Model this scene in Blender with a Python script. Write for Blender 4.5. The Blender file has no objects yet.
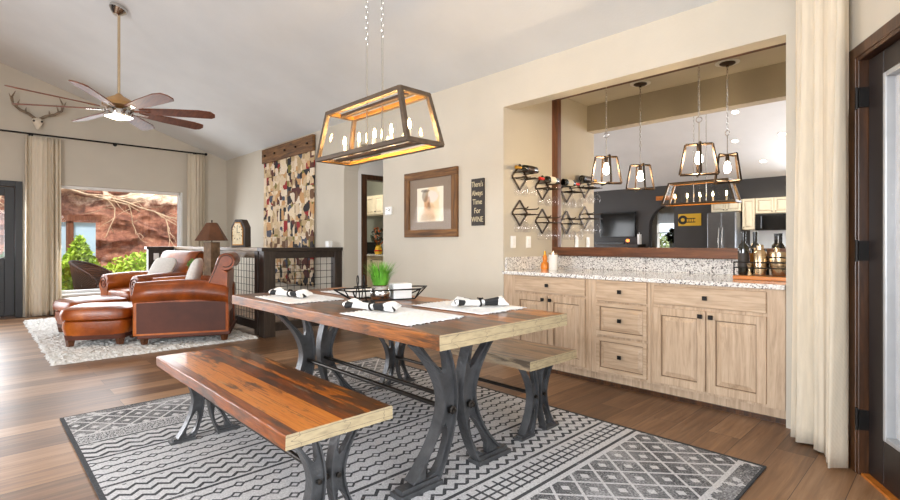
import bpy, bmesh, math, random
from mathutils import Vector, Matrix
random.seed(7)
R=math.radians; PI=math.pi
sc=bpy.context.scene
COL=sc.collection
H=1.165                                    # eye height
# ------------------------------------------------------------------ node helper
class G:
    """tiny node-graph builder for one material"""
    def __init__(s,name):
        s.m=bpy.data.materials.new(name); s.m.use_nodes=True; s.t=s.m.node_tree; s.t.nodes.clear()
        s.out=s.t.nodes.new('ShaderNodeOutputMaterial')
    def n(s,typ,ins=None,**kw):
        nd=s.t.nodes.new(typ)
        for k,v in kw.items(): setattr(nd,k,v)
        for k,v in (ins or {}).items(): s.set(nd,k,v)
        return nd
    def set(s,nd,k,v):
        i=nd.inputs[k]
        if isinstance(v,bpy.types.NodeSocket): s.t.links.new(v,i)
        elif isinstance(v,bpy.types.Node): s.t.links.new(v.outputs[0],i)
        else:
            if isinstance(v,(tuple,list)) and i.type=='RGBA' and len(v)==3: v=(*v,1)
            i.default_value=v
    def ma(s,op,a,b=0.0,c=None,clamp=False):
        d={0:a,1:b}
        if c is not None: d[2]=c
        return s.n('ShaderNodeMath',d,operation=op,use_clamp=clamp).outputs[0]
    def obj(s): return s.n('ShaderNodeTexCoord').outputs['Object']
    def mp(s,v,scale=(1,1,1),loc=(0,0,0),rot=(0,0,0)):
        return s.n('ShaderNodeMapping',{'Vector':v,'Scale':scale,'Location':loc,'Rotation':rot}).outputs[0]
    def xyz(s,v):
        nd=s.n('ShaderNodeSeparateXYZ',{0:v}); return nd.outputs[0],nd.outputs[1],nd.outputs[2]
    def cmb(s,x=0.0,y=0.0,z=0.0): return s.n('ShaderNodeCombineXYZ',{0:x,1:y,2:z}).outputs[0]
    def noise(s,v,scale=5,detail=3,rough=.55,dist=0.0):
        return s.n('ShaderNodeTexNoise',{'Vector':v,'Scale':scale,'Detail':detail,'Roughness':rough,'Distortion':dist}).outputs[0]
    def ramp(s,f,stops,interp='LINEAR'):
        nd=s.n('ShaderNodeValToRGB',{0:f}); cr=nd.color_ramp; cr.interpolation=interp
        while len(cr.elements)<len(stops): cr.elements.new(.5)
        for e,(p,c) in zip(cr.elements,stops): e.position=p; e.color=(*c,1) if len(c)==3 else c
        return nd.outputs[0]
    def mix(s,f,a,b,mode='MIX'):
        nd=s.n('ShaderNodeMix',data_type='RGBA',blend_type=mode)
        s.set(nd,0,f); s.set(nd,6,a); s.set(nd,7,b); return nd.outputs[2]
    def bump(s,h,strength=.3,dist=.01):
        return s.n('ShaderNodeBump',{'Height':h,'Strength':strength,'Distance':dist}).outputs[0]
    def pbr(s,color,rough=.5,metal=0.0,normal=None,**kw):
        d={'Base Color':color,'Roughness':rough,'Metallic':metal}
        if normal is not None: d['Normal']=normal
        d.update(kw)
        nd=s.n('ShaderNodeBsdfPrincipled',d)
        s.t.links.new(nd.outputs[0],s.out.inputs[0]); return s.m
    def surf(s,nd): s.t.links.new(nd.outputs[0],s.out.inputs[0]); return s.m
def lin(r,g,b):
    f=lambda c:(c/255/12.92 if c/255<=.04045 else ((c/255+.055)/1.055)**2.4)
    return (f(r),f(g),f(b))
def plain(name,c,rough=.5,metal=0.0,var=.12,nscale=14,bump=.0,**kw):
    g=G(name); v=g.obj(); n=g.noise(v,nscale,4)
    lo=tuple(x*(1-var) for x in c); hi=tuple(min(1,x*(1+var)) for x in c)
    col=g.ramp(n,[(.3,lo),(.7,hi)])
    nm=g.bump(g.noise(v,nscale*6,3),bump,.004) if bump else None
    return g.pbr(col,rough,metal,nm,**kw)
def emit(name,c,s):
    g=G(name); return g.surf(g.n('ShaderNodeEmission',{'Color':c,'Strength':s}))
M={}
# walls and ceilings: rolled plaster with an orange-peel surface
def plaster(name,c,b=.25):
    g=G(name); v=g.obj()
    col=g.ramp(g.noise(v,1.6,4),[(.3,tuple(x*.95 for x in c)),(.7,tuple(min(1,x*1.03) for x in c))])
    return g.pbr(col,.85,0,g.bump(g.noise(v,55,3),b,.004))
M['wall']=plaster('beige_plaster',(.575,.53,.445))
M['ceil']=plaster('white_ceiling_plaster',(.68,.705,.71),.35)
M['dark_wall']=plaster('charcoal_paint',(.060,.058,.058))
M['sage']=plaster('sage_paint',(.36,.37,.31))
M['white_wall']=plaster('white_paint',(.75,.74,.71))
M['splash']=plaster('white_tile_splash',(.7,.74,.76))
def floor_mat():
    g=G('oak_plank_floor'); v=g.obj(); x,y,z=g.xyz(v)
    vec=g.cmb(y,x,0.0)
    br=g.n('ShaderNodeTexBrick',{'Vector':vec,'Color1':(0,0,0),'Color2':(1,1,1),'Mortar':(.5,.5,.5),'Scale':1.0,'Mortar Size':.0016,'Mortar Smooth':.2,'Bias':0.0,'Brick Width':1.25,'Row Height':.182},offset=.37,offset_frequency=2)
    rnd=br.outputs[0]
    off=g.ma('MULTIPLY',rnd,7.0)
    gv=g.cmb(g.ma('MULTIPLY',x,14.0),g.ma('ADD',g.ma('MULTIPLY',y,1.1),off),off)
    grain=g.noise(gv,1.6,6,.62,.6)
    fine=g.noise(g.cmb(g.ma('MULTIPLY',x,90.0),g.ma('MULTIPLY',y,3.0),off),1.0,3)
    tone=g.ma('ADD',g.ma('MULTIPLY',rnd,.36),g.ma('MULTIPLY',grain,.66))
    col=g.ramp(tone,[(.16,lin(62,44,30)),(.40,lin(110,80,55)),(.60,lin(148,112,80)),(.85,lin(188,152,118))])
    col=g.mix(g.ma('MULTIPLY',fine,.35),col,lin(96,68,50))
    col=g.mix(br.outputs[1],col,lin(54,38,30))
    nm=g.bump(g.ma('SUBTRACT',g.ma('MULTIPLY',grain,.3),br.outputs[1]),.18,.003)
    return g.pbr(col,g.ma('ADD',.33,g.ma('MULTIPLY',fine,.12)),0,nm)
M['floor']=floor_mat()
def wood(name,c0,c1,c2,axis=0,scale=1.0,rough=.45,coat=0.0,stretch=14,bump=.15):
    g=G(name); v=g.obj(); sc_=[stretch*scale]*3; sc_[axis]=1.3*scale
    n=g.noise(g.mp(v,tuple(sc_)),2.0,6,.6,.7)
    f=g.noise(g.mp(v,tuple(q*5 for q in sc_)),2.0,2)
    col=g.ramp(g.ma('ADD',g.ma('MULTIPLY',n,.8),g.ma('MULTIPLY',f,.2)),[(.3,c0),(.5,c1),(.72,c2)])
    return g.pbr(col,rough,0,g.bump(n,bump,.003),**{'Coat Weight':coat,'Coat Roughness':.08})
M['frame_wood']=wood('stained_frame_wood',lin(58,34,20),lin(92,54,31),lin(122,76,44),0)
M['frame_wood_v']=wood('stained_frame_wood_upright',lin(58,34,20),lin(92,54,31),lin(122,76,44),2)
M['dark_wood']=wood('dark_stained_wood',lin(34,27,23),lin(50,41,35),lin(70,58,49),0,rough=.4)
M['dark_wood_v']=wood('dark_stained_post_wood',lin(34,27,23),lin(50,41,35),lin(70,58,49),2,rough=.4)
M['cap_wood']=wood('weathered_cap_wood',lin(96,78,58),lin(134,112,86),lin(160,136,106),0)
M['rustic']=wood('rough_barn_wood',lin(54,36,20),lin(108,74,40),lin(152,108,62),0,rough=.7,bump=.5)
M['rustic_v']=wood('rough_barn_wood_upright',lin(54,36,20),lin(108,74,40),lin(152,108,62),2,rough=.7,bump=.5)
M['casing']=wood('walnut_casing_wood',lin(34,21,13),lin(62,38,21),lin(98,62,34),2,rough=.35)
M['pickled']=wood('pickled_oak',lin(156,132,106),lin(190,165,138),lin(208,186,160),2,rough=.5,stretch=18,bump=.1)
M['pickled_h']=wood('pickled_oak_drawer',lin(156,132,106),lin(190,165,138),lin(208,186,160),0,rough=.5,stretch=18,bump=.1)
M['glaze']=plain('dark_glazed_groove',lin(120,98,76),.6)
M['cream']=plain('cream_cabinet_paint',lin(228,218,194),.45,var=.05)
M['tray_wood']=wood('honey_tray_wood',lin(150,84,26),lin(190,112,40),lin(214,140,62),0,rough=.3)
M['fan_wood']=wood('fan_blade_walnut',lin(74,38,22),lin(108,60,36),lin(134,80,50),0,rough=.5,stretch=20)
M['fan_tan']=plain('tan_fan_housing',lin(176,136,86),.4,.3,.1)
def reclaimed(name,bw=.16,seed=0.0,stops=None,zthr=.79,dk=.8,ydark=None):
    g=G(name); v=g.obj(); x,y,z=g.xyz(v)
    br=g.n('ShaderNodeTexBrick',{'Vector':g.cmb(g.ma('ADD',x,seed),y,0.0),'Color1':(0,0,0),'Color2':(1,1,1),'Mortar':(.5,.5,.5),'Scale':1.0,'Mortar Size':.0012,'Mortar Smooth':.1,'Brick Width':5.0,'Row Height':bw},offset=.31)
    row=g.ma('FLOOR',g.ma('DIVIDE',y,bw))
    rn=g.n('ShaderNodeTexWhiteNoise',{'W':g.ma('ADD',row,seed)},noise_dimensions='1D').outputs[0]
    yz=g.ma('ADD',y,z)
    gv=g.cmb(g.ma('MULTIPLY',x,2.6),g.ma('MULTIPLY',yz,46.0),g.ma('MULTIPLY',rn,9.0))
    gr=g.noise(gv,1.5,6,.65,.9)
    bl=g.noise(g.cmb(g.ma('MULTIPLY',x,1.8),g.ma('MULTIPLY',yz,9.0),g.ma('MULTIPLY',rn,5.0)),1.8,5,.6,.5)
    base=g.ramp(g.ma('ADD',g.ma('MULTIPLY',gr,.62),g.ma('MULTIPLY',rn,.38)),stops or [(.2,lin(56,33,18)),(.38,lin(116,69,31)),(.55,lin(168,100,42)),(.78,lin(202,138,68))])
    if ydark is not None: bl=g.ma('ADD',bl,g.n('ShaderNodeMapRange',{0:y,1:ydark,2:ydark+.16,3:-.04,4:.13}).outputs[0])
    bl=g.ma('ADD',bl,g.ma('MULTIPLY',g.ma('SUBTRACT',gr,.5),.35))
    dark=g.ramp(bl,[(.50,(0,0,0)),(.60,(1,1,1))])
    col=g.mix(g.ma('MULTIPLY',dark,dk),base,lin(44,36,30))
    fs=g.noise(g.cmb(g.ma('MULTIPLY',x,3.5),g.ma('MULTIPLY',yz,130.0),rn),1.0,4,.65,.4)
    col=g.mix(g.ma('MULTIPLY',g.ramp(fs,[(.54,(0,0,0)),(.64,(1,1,1))]),.55),col,lin(48,32,20))
    pale=g.ramp(g.noise(g.cmb(g.ma('MULTIPLY',x,2.4),g.ma('MULTIPLY',y,12.0),g.ma('ADD',rn,3.3)),2.0,4),[(.66,(0,0,0)),(.74,(1,1,1))])
    col=g.mix(g.ma('MULTIPLY',g.ma('MULTIPLY',pale,.4),g.ma('GREATER_THAN',z,zthr)),col,lin(140,132,110))
    col=g.mix(br.outputs[1],col,lin(38,26,18))
    nm=g.bump(g.ma('SUBTRACT',gr,br.outputs[1]),.08,.003)
    return g.pbr(col,.36,0,nm,**{'Coat Weight':.2,'Coat Roughness':.06})
M['table_top']=reclaimed('reclaimed_table_boards',.13,0.0)
M['bench_top']=reclaimed('reclaimed_bench_boards',.093,4.0,[(.2,lin(56,28,10)),(.38,lin(124,62,16)),(.55,lin(176,98,24)),(.78,lin(200,128,50))],.48,.85,0.0)
M['bench_top_b']=reclaimed('weathered_bench_boards',.11,9.0,[(.2,lin(54,38,26)),(.38,lin(94,68,48)),(.55,lin(132,104,76)),(.78,lin(150,138,116))],.48)
def endgrain(name,c):
    g=G(name); v=g.obj(); x,y,z=g.xyz(v)
    n=g.noise(g.mp(v,(20,14,60)),1.5,5); b=g.noise(g.mp(v,(1,5,25)),1.0,3)
    col=g.ramp(g.ma('ADD',g.ma('MULTIPLY',n,.6),g.ma('MULTIPLY',b,.4)),[(.3,tuple(q*.62 for q in c)),(.5,c),(.75,tuple(min(1,q*1.2) for q in c))])
    w=g.ma('MULTIPLY',g.ma('SUBTRACT',g.noise(g.mp(v,(1,3,1)),3,2),.5),.012)
    seam=g.ma('LESS_THAN',g.ma('ABSOLUTE',g.ma('SUBTRACT',g.ma('PINGPONG',g.ma('ADD',z,w),.031),.0155)),.0009)
    crack=g.ma('LESS_THAN',g.ma('ABSOLUTE',g.ma('SUBTRACT',g.ma('FRACT',g.ma('ADD',g.ma('MULTIPLY',y,5.3),g.ma('MULTIPLY',b,.9))),.5)),.008)
    col=g.mix(g.ma('MULTIPLY',g.ma('MAXIMUM',seam,crack),.75),col,lin(88,78,66))
    return g.pbr(col,.5,0,g.bump(n,.2,.003))
M['end']=endgrain('pale_end_grain',lin(168,152,120))
M['iron']=plain('cast_iron',lin(86,87,89),.38,.55,.35,9,.6)
M['rod']=plain('worn_steel_rod',lin(64,60,56),.35,.9,.2)
M['black']=plain('black_metal',lin(30,28,27),.45,.6,.1)
M['bronze']=plain('aged_bronze',lin(66,52,40),.4,.7,.25)
M['fixture']=wood('weathered_fixture_wood',lin(52,41,30),lin(78,63,48),lin(100,83,64),0,rough=.5,stretch=10)
M['gold']=plain('gilt_and_bulb_glow',lin(196,138,60),.35,.35,.1)  # gilt on the clock; on the chandelier, bulb glow put into the colour
M['chrome']=plain('polished_nickel',lin(210,208,204),.14,1.0,.02)
M['steel']=plain('stainless_steel',lin(120,122,126),.3,.9,.05)
M['brass']=plain('champagne_brass',lin(208,186,154),.22,.95,.05)
M['white']=plain('white_gloss',(.82,.82,.8),.3,0,.02)
M['ceramic']=plain('white_ceramic',(.8,.79,.76),.2,0,.03)
M['candle']=plain('ivory_sleeve',lin(240,225,195),.4,0,.02)
M['mirror']=G('mirror_silver').pbr((.93,.93,.93),0.0,1.0)
def leather():
    g=G('cognac_leather'); v=g.obj()
    n=g.noise(v,2.6,5,.6); f=g.n('ShaderNodeTexVoronoi',{'Vector':v,'Scale':150.0}).outputs[0]
    col=g.ramp(n,[(.28,lin(84,36,10)),(.5,lin(148,70,18)),(.72,lin(198,110,40))])
    return g.pbr(col,.33,0,g.bump(g.ma('ADD',g.ma('MULTIPLY',f,.3),g.noise(v,9,4)),.18,.006),**{'Coat Weight':.2,'Coat Roughness':.2,'Specular IOR Level':.4})
M['leather']=leather()
M['leather_side']=plain('worn_brown_leather',lin(82,40,24),.62,0,.3,3,.15)
def fabric(name,c,w=260,trans=0.0,rough=.9):
    g=G(name); v=g.obj(); x,y,z=g.xyz(v)
    wv=g.ma('MULTIPLY',g.ma('SINE',g.ma('MULTIPLY',g.ma('ADD',x,y),w)),g.ma('SINE',g.ma('MULTIPLY',z,w)))
    n=g.noise(g.mp(v,(30,30,3)),1.5,4)
    col=g.ramp(n,[(.3,tuple(q*.92 for q in c)),(.7,tuple(min(1,q*1.05) for q in c))])
    nm=g.bump(wv,.15,.002)
    if not trans: return g.pbr(col,rough,0,nm)
    d=g.n('ShaderNodeBsdfDiffuse',{'Color':col,'Normal':nm}); t=g.n('ShaderNodeBsdfTranslucent',{'Color':col})
    return g.surf(g.n('ShaderNodeMixShader',{0:trans,1:d.outputs[0],2:t.outputs[0]}))
M['curtain']=fabric('cream_linen',(.84,.76,.62),240,.25)
M['shade_cloth']=fabric('white_roller_shade',(.78,.79,.8),200,.45)
M['pillow']=fabric('white_nubby_cloth',(.72,.69,.64),120)
M['placemat']=fabric('white_woven_cotton',(.80,.79,.77),180)
M['fur']=plain('ivory_shag',(.66,.65,.62),.95,0,.18,60,.6)
def cowhide():
    g=G('black_and_white_print_cloth'); v=g.obj()
    n=g.noise(g.mp(v,(1,1,.6),(.3,.1,0)),9,2,.5,.3)
    return g.pbr(g.ramp(n,[(.505,(.82,.81,.79)),(.52,(.012,.012,.013))]),.8)
M['cowhide']=cowhide()
def glassy(name,tint=(1,1,1),refl=.12,r=.02):
    g=G(name)
    bf=g.n('ShaderNodeNewGeometry').outputs['Backfacing']
    fr=g.n('ShaderNodeFresnel',{'IOR':g.ma('SUBTRACT',1.45,g.ma('MULTIPLY',bf,1.45-1/1.45))}).outputs[0]
    f=g.ma('MULTIPLY',fr,refl*8,clamp=True)
    return g.surf(g.n('ShaderNodeMixShader',{0:f,1:g.n('ShaderNodeBsdfTransparent',{'Color':tint}).outputs[0],2:g.n('ShaderNodeBsdfGlossy',{'Color':(1,1,1),'Roughness':r}).outputs[0]}))
M['glass']=glassy('clear_pane_glass')
M['museum_glass']=glassy('low_glare_glass',(1,1,1),.012)
M['crystal']=glassy('wine_glass_crystal',(.975,.975,.98),.07)
M['lantern_glass']=glassy('lantern_pane_glass',(.985,.985,.98),.03)
def granite():
    g=G('speckled_granite'); v=g.obj()
    a=g.n('ShaderNodeTexVoronoi',{'Vector':v,'Scale':130.0}).outputs[1]
    sx=g.xyz(a)[0]; big=g.noise(v,20,5,.7)
    f=g.ma('ADD',g.ma('MULTIPLY',sx,.62),g.ma('MULTIPLY',big,.45))
    col=g.ramp(f,[(.22,lin(52,50,52)),(.30,lin(140,136,134)),(.38,lin(196,193,190)),(.52,lin(222,219,215)),(.8,lin(240,238,234))])
    return g.pbr(col,.12,0,**{'Coat Weight':.3})
M['granite']=granite()
def quilt():
    g=G('crazy_patchwork'); v=g.obj(); x,y,z=g.xyz(v)
    cell=g.cmb(g.ma('FLOOR',g.ma('MULTIPLY',x,3.9)),g.ma('FLOOR',g.ma('MULTIPLY',z,3.9)),0.0)
    wn=g.n('ShaderNodeTexWhiteNoise',{'Vector':cell},noise_dimensions='3D').outputs[1]
    sh=g.n('ShaderNodeVectorMath',{0:g.cmb(x,0.0,z),1:wn},operation='ADD').outputs[0]
    a=g.n('ShaderNodeTexVoronoi',{'Vector':sh,'Scale':9.5,'Randomness':1.0},distance='CHEBYCHEV').outputs[1]
    b=g.n('ShaderNodeTexVoronoi',{'Vector':sh,'Scale':7.0,'Randomness':.8},distance='MANHATTAN').outputs[1]
    sel=g.ma('GREATER_THAN',g.xyz(wn)[0],.55)
    key=g.mix(sel,a,b); kx,ky,kz=g.xyz(key)
    pal=[(0,lin(226,206,174)),(.14,lin(204,178,140)),(.26,lin(110,78,54)),(.34,lin(214,192,160)),(.44,lin(34,32,36)),(.52,lin(150,30,30)),(.58,lin(186,160,118)),(.66,lin(222,204,178)),(.74,lin(122,112,50)),(.79,lin(88,44,36)),(.85,lin(196,150,100)),(.91,lin(70,76,90)),(.95,lin(228,212,188))]
    col=g.ramp(kx,pal,'CONSTANT')
    pr=g.noise(g.mp(v,(1,1,1)),70,2)
    col=g.mix(g.ma('MULTIPLY',g.ramp(pr,[(.5,(0,0,0)),(.62,(1,1,1))]),g.ma('MULTIPLY',ky,.45)),col,lin(90,60,44))
    return g.pbr(col,.9,0,g.bump(pr,.2,.004))
M['quilt']=quilt()
def rugmat():
    # local frame: x along the length (0..3.45), y across (0..2.55)
    g=G('tribal_woven_rug'); v=g.obj(); x,y,z=g.xyz(v); m=g.ma
    def band(a,b): return m('MULTIPLY',m('GREATER_THAN',x,a),m('LESS_THAN',x,b))
    def line(c,w): return m('LESS_THAN',m('ABSOLUTE',m('SUBTRACT',x,c)),w)
    def mx(a,b): return m('MAXIMUM',a,b)
    def tri(q,p):   # triangle wave 0..1
        return m('PINGPONG',m('DIVIDE',q,p),1.0)
    def frac(q): return m('FRACT',q)
    worn=g.noise(v,7,4,.65)
    spk=g.noise(v,110,2,.5)
    def lattice(x0,cell):
        p=m('DIVIDE',m('SUBTRACT',x,x0),cell); q=m('DIVIDE',y,cell*.86)
        a=frac(m('ADD',p,q)); b=frac(m('SUBTRACT',p,q))
        la=m('LESS_THAN',m('ABSOLUTE',m('SUBTRACT',a,.5)),.055); lb=m('LESS_THAN',m('ABSOLUTE',m('SUBTRACT',b,.5)),.055)
        w=mx(la,lb)
        ca=m('ABSOLUTE',m('SUBTRACT',frac(m('ADD',a,.5)),.5)); cb=m('ABSOLUTE',m('SUBTRACT',frac(m('ADD',b,.5)),.5))
        dia=m('LESS_THAN',mx(ca,cb),.14)
        return mx(w,dia)          # 1 where pale
    def zig(x0,px,py,w):
        # rows of chevrons running across y
        u=m('DIVIDE',m('SUBTRACT',x,x0),px)
        d=frac(m('ADD',u,m('MULTIPLY',tri(y,py),.5)))
        return m('LESS_THAN',m('ABSOLUTE',m('SUBTRACT',d,.5)),w)
    def chain(x0,px,py):
        cx=m('SUBTRACT',frac(m('DIVIDE',m('SUBTRACT',x,x0),px)),.5)
        row=m('FLOOR',m('DIVIDE',m('SUBTRACT',x,x0),px))
        cy=m('SUBTRACT',frac(m('ADD',m('DIVIDE',y,py),m('MULTIPLY',row,.5))),.5)
        d=m('ADD',m('ABSOLUTE',cx),m('ABSOLUTE',cy))
        ring=m('LESS_THAN',m('ABSOLUTE',m('SUBTRACT',d,.26)),.085)
        link=m('MULTIPLY',m('LESS_THAN',m('ABSOLUTE',cx),.09),m('GREATER_THAN',m('ABSOLUTE',cy),.3))
        return mx(ring,link)
    dk=m('MULTIPLY',0.0,x)
    def add(b,pat):
        nonlocal dk; dk=mx(dk,m('MULTIPLY',b,pat))
    one=m('ADD',m('MULTIPLY',x,0.0),1.0)
    # both ends: speckled border, lattice on dark ground, gridded stripes
    for lo,hi,fl in ((0.0,.66,0),(2.98,3.45,1)):
        if not fl:
            add(band(-.1,.10),m('GREATER_THAN',worn,.44)); add(band(.125,.66),m('SUBTRACT',1.0,lattice(.1,.2)))
        else:
            add(band(3.36,3.6),m('GREATER_THAN',worn,.44)); add(band(2.98,3.34),m('SUBTRACT',1.0,lattice(.1,.2)))
    gridp=mx(m('LESS_THAN',frac(m('DIVIDE',m('SUBTRACT',x,.75),.045)),.3),m('LESS_THAN',frac(m('DIVIDE',y,.06)),.22))
    add(band(.745,.885),gridp); add(line(.70,.010),one); add(line(.915,.010),one)
    add(band(.95,1.24),zig(.95,.0725,.038,.17)); add(line(1.265,.011),one)
    add(band(1.29,1.76),chain(1.29,.094,.095)); add(line(1.785,.011),one)
    add(band(1.81,2.10),zig(1.81,.0725,.040,.17)); add(line(2.125,.011),one)
    add(band(2.15,2.50),chain(2.15,.0875,.105)); add(line(2.525,.011),one)
    add(band(2.55,2.78),zig(2.55,.0767,.055,.2)); add(line(2.80,.011),one); 
    add(band(2.82,2.96),m('GREATER_THAN',spk,.52))
    dk=m('MULTIPLY',dk,g.ramp(m('ADD',m('MULTIPLY',worn,.6),m('MULTIPLY',spk,.5)),[(.36,(.35,)*3),(.50,(1,)*3)]))
    inlat=mx(m('LESS_THAN',x,.67),m('GREATER_THAN',x,2.97))
    fade=g.ramp(m('ADD',m('MULTIPLY',g.noise(v,3.5,5,.7),.75),m('MULTIPLY',spk,.45)),[(.52,(1,)*3),(.72,(.42,)*3)])
    dk=m('MULTIPLY',dk,m('SUBTRACT',1.0,m('MULTIPLY',inlat,m('SUBTRACT',1.0,fade))))
    edge=mx(m('LESS_THAN',y,.022),mx(m('GREATER_THAN',y,2.528),mx(m('LESS_THAN',x,.012),m('GREATER_THAN',x,3.438))))
    dk=mx(dk,edge)
    light=g.ramp(spk,[(.3,lin(168,168,171)),(.7,lin(208,208,210))])
    col=g.mix(dk,light,g.ramp(spk,[(.3,lin(42,43,47)),(.7,lin(68,70,74))]))
    return g.pbr(col,.95,0,g.bump(spk,.4,.004))
M['rug']=rugmat()
def rock():
    g=G('red_rock_cliff'); v=g.obj(); x,y,z=g.xyz(v)
    n=g.noise(v,2.2,9,.7,.3); s=g.noise(g.mp(v,(1,1,3.0)),3.0,8,.7,.2); k=g.noise(v,9,5,.7)
    f=g.ma('ADD',g.ma('MULTIPLY',n,.4),g.ma('ADD',g.ma('MULTIPLY',s,.3),g.ma('MULTIPLY',k,.3)))
    red=g.ramp(f,[(.34,lin(66,38,30)),(.47,lin(128,78,60)),(.56,lin(164,110,86)),(.66,lin(206,160,128))])
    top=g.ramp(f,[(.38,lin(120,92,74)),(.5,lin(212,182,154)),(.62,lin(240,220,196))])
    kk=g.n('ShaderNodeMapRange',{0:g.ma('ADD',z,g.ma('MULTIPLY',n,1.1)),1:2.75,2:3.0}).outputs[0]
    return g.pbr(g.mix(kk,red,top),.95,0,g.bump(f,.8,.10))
M['rock']=rock()
M['sand']=plain('red_gravel_ground',lin(168,120,92),.95,0,.2,6,.4)
M['leaf_lime']=plain('lime_foliage',(.44,.60,.06),.6,0,.45,8)
M['leaf_pale']=plain('sunlit_pale_foliage',(.34,.40,.18),.7,0,.4,8)  # pale green with sunlight put into the colour
M['leaf_green']=plain('green_foliage',(.13,.27,.05),.6,0,.5,8)
M['leaf_dark']=plain('dark_strap_leaves',(.035,.05,.03),.5,0,.3,8)
M['grass']=plain('bright_grass_blades',(.12,.36,.03),.5,0,.5,20)
M['branch']=plain('bleached_branches',lin(190,160,130),.9,0,.25,10)
M['bark_beam']=wood('redwood_timber',lin(84,46,30),lin(120,70,48),lin(148,92,66),2,rough=.8)
M['painted_sky']=plain('painted_sky_pane',lin(190,214,236),.08,0,.03,1.0)  # opaque pale blue, with the sky's reflection put into the colour
def wicker():
    g=G('brown_wicker'); v=g.obj(); x,y,z=g.xyz(v)
    a=g.ma('SINE',g.ma('MULTIPLY',z,170.0)); b=g.ma('SINE',g.ma('MULTIPLY',g.ma('ADD',x,y),130.0)); w=g.ma('MULTIPLY',a,b)
    return g.pbr(g.ramp(g.ma('ADD',.5,g.ma('MULTIPLY',w,.5)),[(.2,lin(34,22,15)),(.8,lin(96,66,46))]),.6,0,g.bump(w,.5,.01))
M['wicker']=wicker()
M['bone']=plain('bleached_bone',lin(222,212,194),.6,0,.12,12,.3)
M['antler']=plain('grey_brown_antler',lin(128,112,92),.6,0,.35,12,.3)
M['lampshade']=plain('brown_hide_shade',lin(96,60,36),.6,0,.3,8,.2)
M['lamp_column']=plain('rusty_stone_column',lin(120,96,72),.7,0,.4,12,.4)
M['door_dark']=plain('dark_espresso_door',lin(34,27,26),.35,0,.1,3)
M['bead_grey']=plain('pale_grey_bead',lin(176,178,180),.35,.2,.05)
M['door_slate']=plain('slate_door_paint',lin(28,29,31),.4,0,.1,3)
M['bottle']=plain('dark_green_bottle_glass',lin(18,20,14),.08,0,.1,3,**{'Coat Weight':.5})
M['amber']=plain('amber_bottle_glass',lin(120,74,24),.1,0,.3,5)
M['red_foil']=plain('red_foil_capsule',lin(190,40,20),.35,.3)
M['gold_foil']=plain('gold_foil_capsule',lin(206,150,50),.3,.7)
M['paper']=plain('cream_label_paper',lin(232,226,210),.7,0,.04)
M['ink']=plain('black_ink',(.012,.012,.012),.7,0,.05)
M['cream_ink']=plain('cream_lettering_paint',lin(206,194,160),.7,0,.04)
M['signboard']=plain('black_brown_sign_board',lin(48,42,38),.6,0,.15)
M['yellow']=plain('yellow_sign_enamel',lin(226,182,48),.4,0,.05)
M['screen']=plain('dark_screen_glass',lin(12,12,13),.1,0,.05)
M['plastic_black']=plain('black_appliance_plastic',lin(20,20,21),.25,0,.1)
M['plum']=plain('taupe_mat_board',lin(140,124,108),.8,0,.03)
M['orange']=plain('orange_glaze',lin(220,130,40),.3,0,.2)
M['dried_petals']=plain('dried_rust_petals',lin(176,92,44),.8,0,.4,12)
M['cork']=plain('tan_cork',lin(190,150,100),.8)
def clockface():
    g=G('aged_clock_dial'); v=g.obj(); x,y,z=g.xyz(v)
    r=g.ma('SQRT',g.ma('ADD',g.ma('MULTIPLY',x,x),g.ma('MULTIPLY',z,z)))
    an=g.ma('FRACT',g.ma('MULTIPLY',g.ma('ADD',g.ma('ARCTAN2',x,z),PI),12/(2*PI)))
    tick=g.ma('MULTIPLY',g.ma('LESS_THAN',g.ma('ABSOLUTE',g.ma('SUBTRACT',g.ma('FRACT',g.ma('ADD',an,.5)),.5)),.10),g.ma('MULTIPLY',g.ma('GREATER_THAN',r,.078),g.ma('LESS_THAN',r,.102)))
    col=g.mix(tick,g.ramp(g.noise(v,20,3),[(.3,lin(214,198,160)),(.7,lin(240,228,196))]),lin(40,30,24))
    return g.pbr(col,.5)
M['dial']=clockface()
def watercolour():
    g=G('sepia_watercolour'); v=g.obj(); x,y,z=g.xyz(v)
    dn=g.noise(v,9,4,.6)
    def blob(cx,cz,rx,rz):
        a=g.ma('DIVIDE',g.ma('SUBTRACT',x,cx),rx); b=g.ma('DIVIDE',g.ma('SUBTRACT',z,cz),rz)
        d=g.ma('ADD',g.ma('ADD',g.ma('MULTIPLY',a,a),g.ma('MULTIPLY',b,b)),g.ma('MULTIPLY',g.ma('SUBTRACT',dn,.5),2.2))
        return g.n('ShaderNodeMapRange',{0:d,1:1.2,2:.7}).outputs[0]
    col=lin(238,228,208)
    for (cx,cz,rx,rz,c) in ((.03,0.0,.13,.2,(232,196,140)),(-.02,-.08,.10,.10,(206,160,110)),(-.04,-.16,.13,.05,(176,146,100)),(.04,.08,.09,.07,(226,224,222)),(-.05,.02,.05,.08,(190,130,86)),(-.085,.10,.055,.07,(104,84,66)),(-.09,.15,.07,.02,(76,60,48)),(-.02,-.03,.03,.05,(120,86,60))):
        col=g.mix(g.ma('MULTIPLY',blob(cx,cz,rx,rz),.62),col,lin(*c))
    return g.pbr(col,.7)
M['art']=watercolour()
M['flame']=emit('warm_candle_flame',(1.0,.60,.22),900)
M['filament']=emit('warm_filament_bulb',(1.0,.74,.44),340)
M['fan_light']=emit('frosted_fan_light',(1.0,.86,.62),9)
M['downlight']=emit('downlight_lens',(1.0,.95,.86),14)
M['glow_red']=emit('red_candle_glow',(1.0,.22,.05),4)
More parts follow.
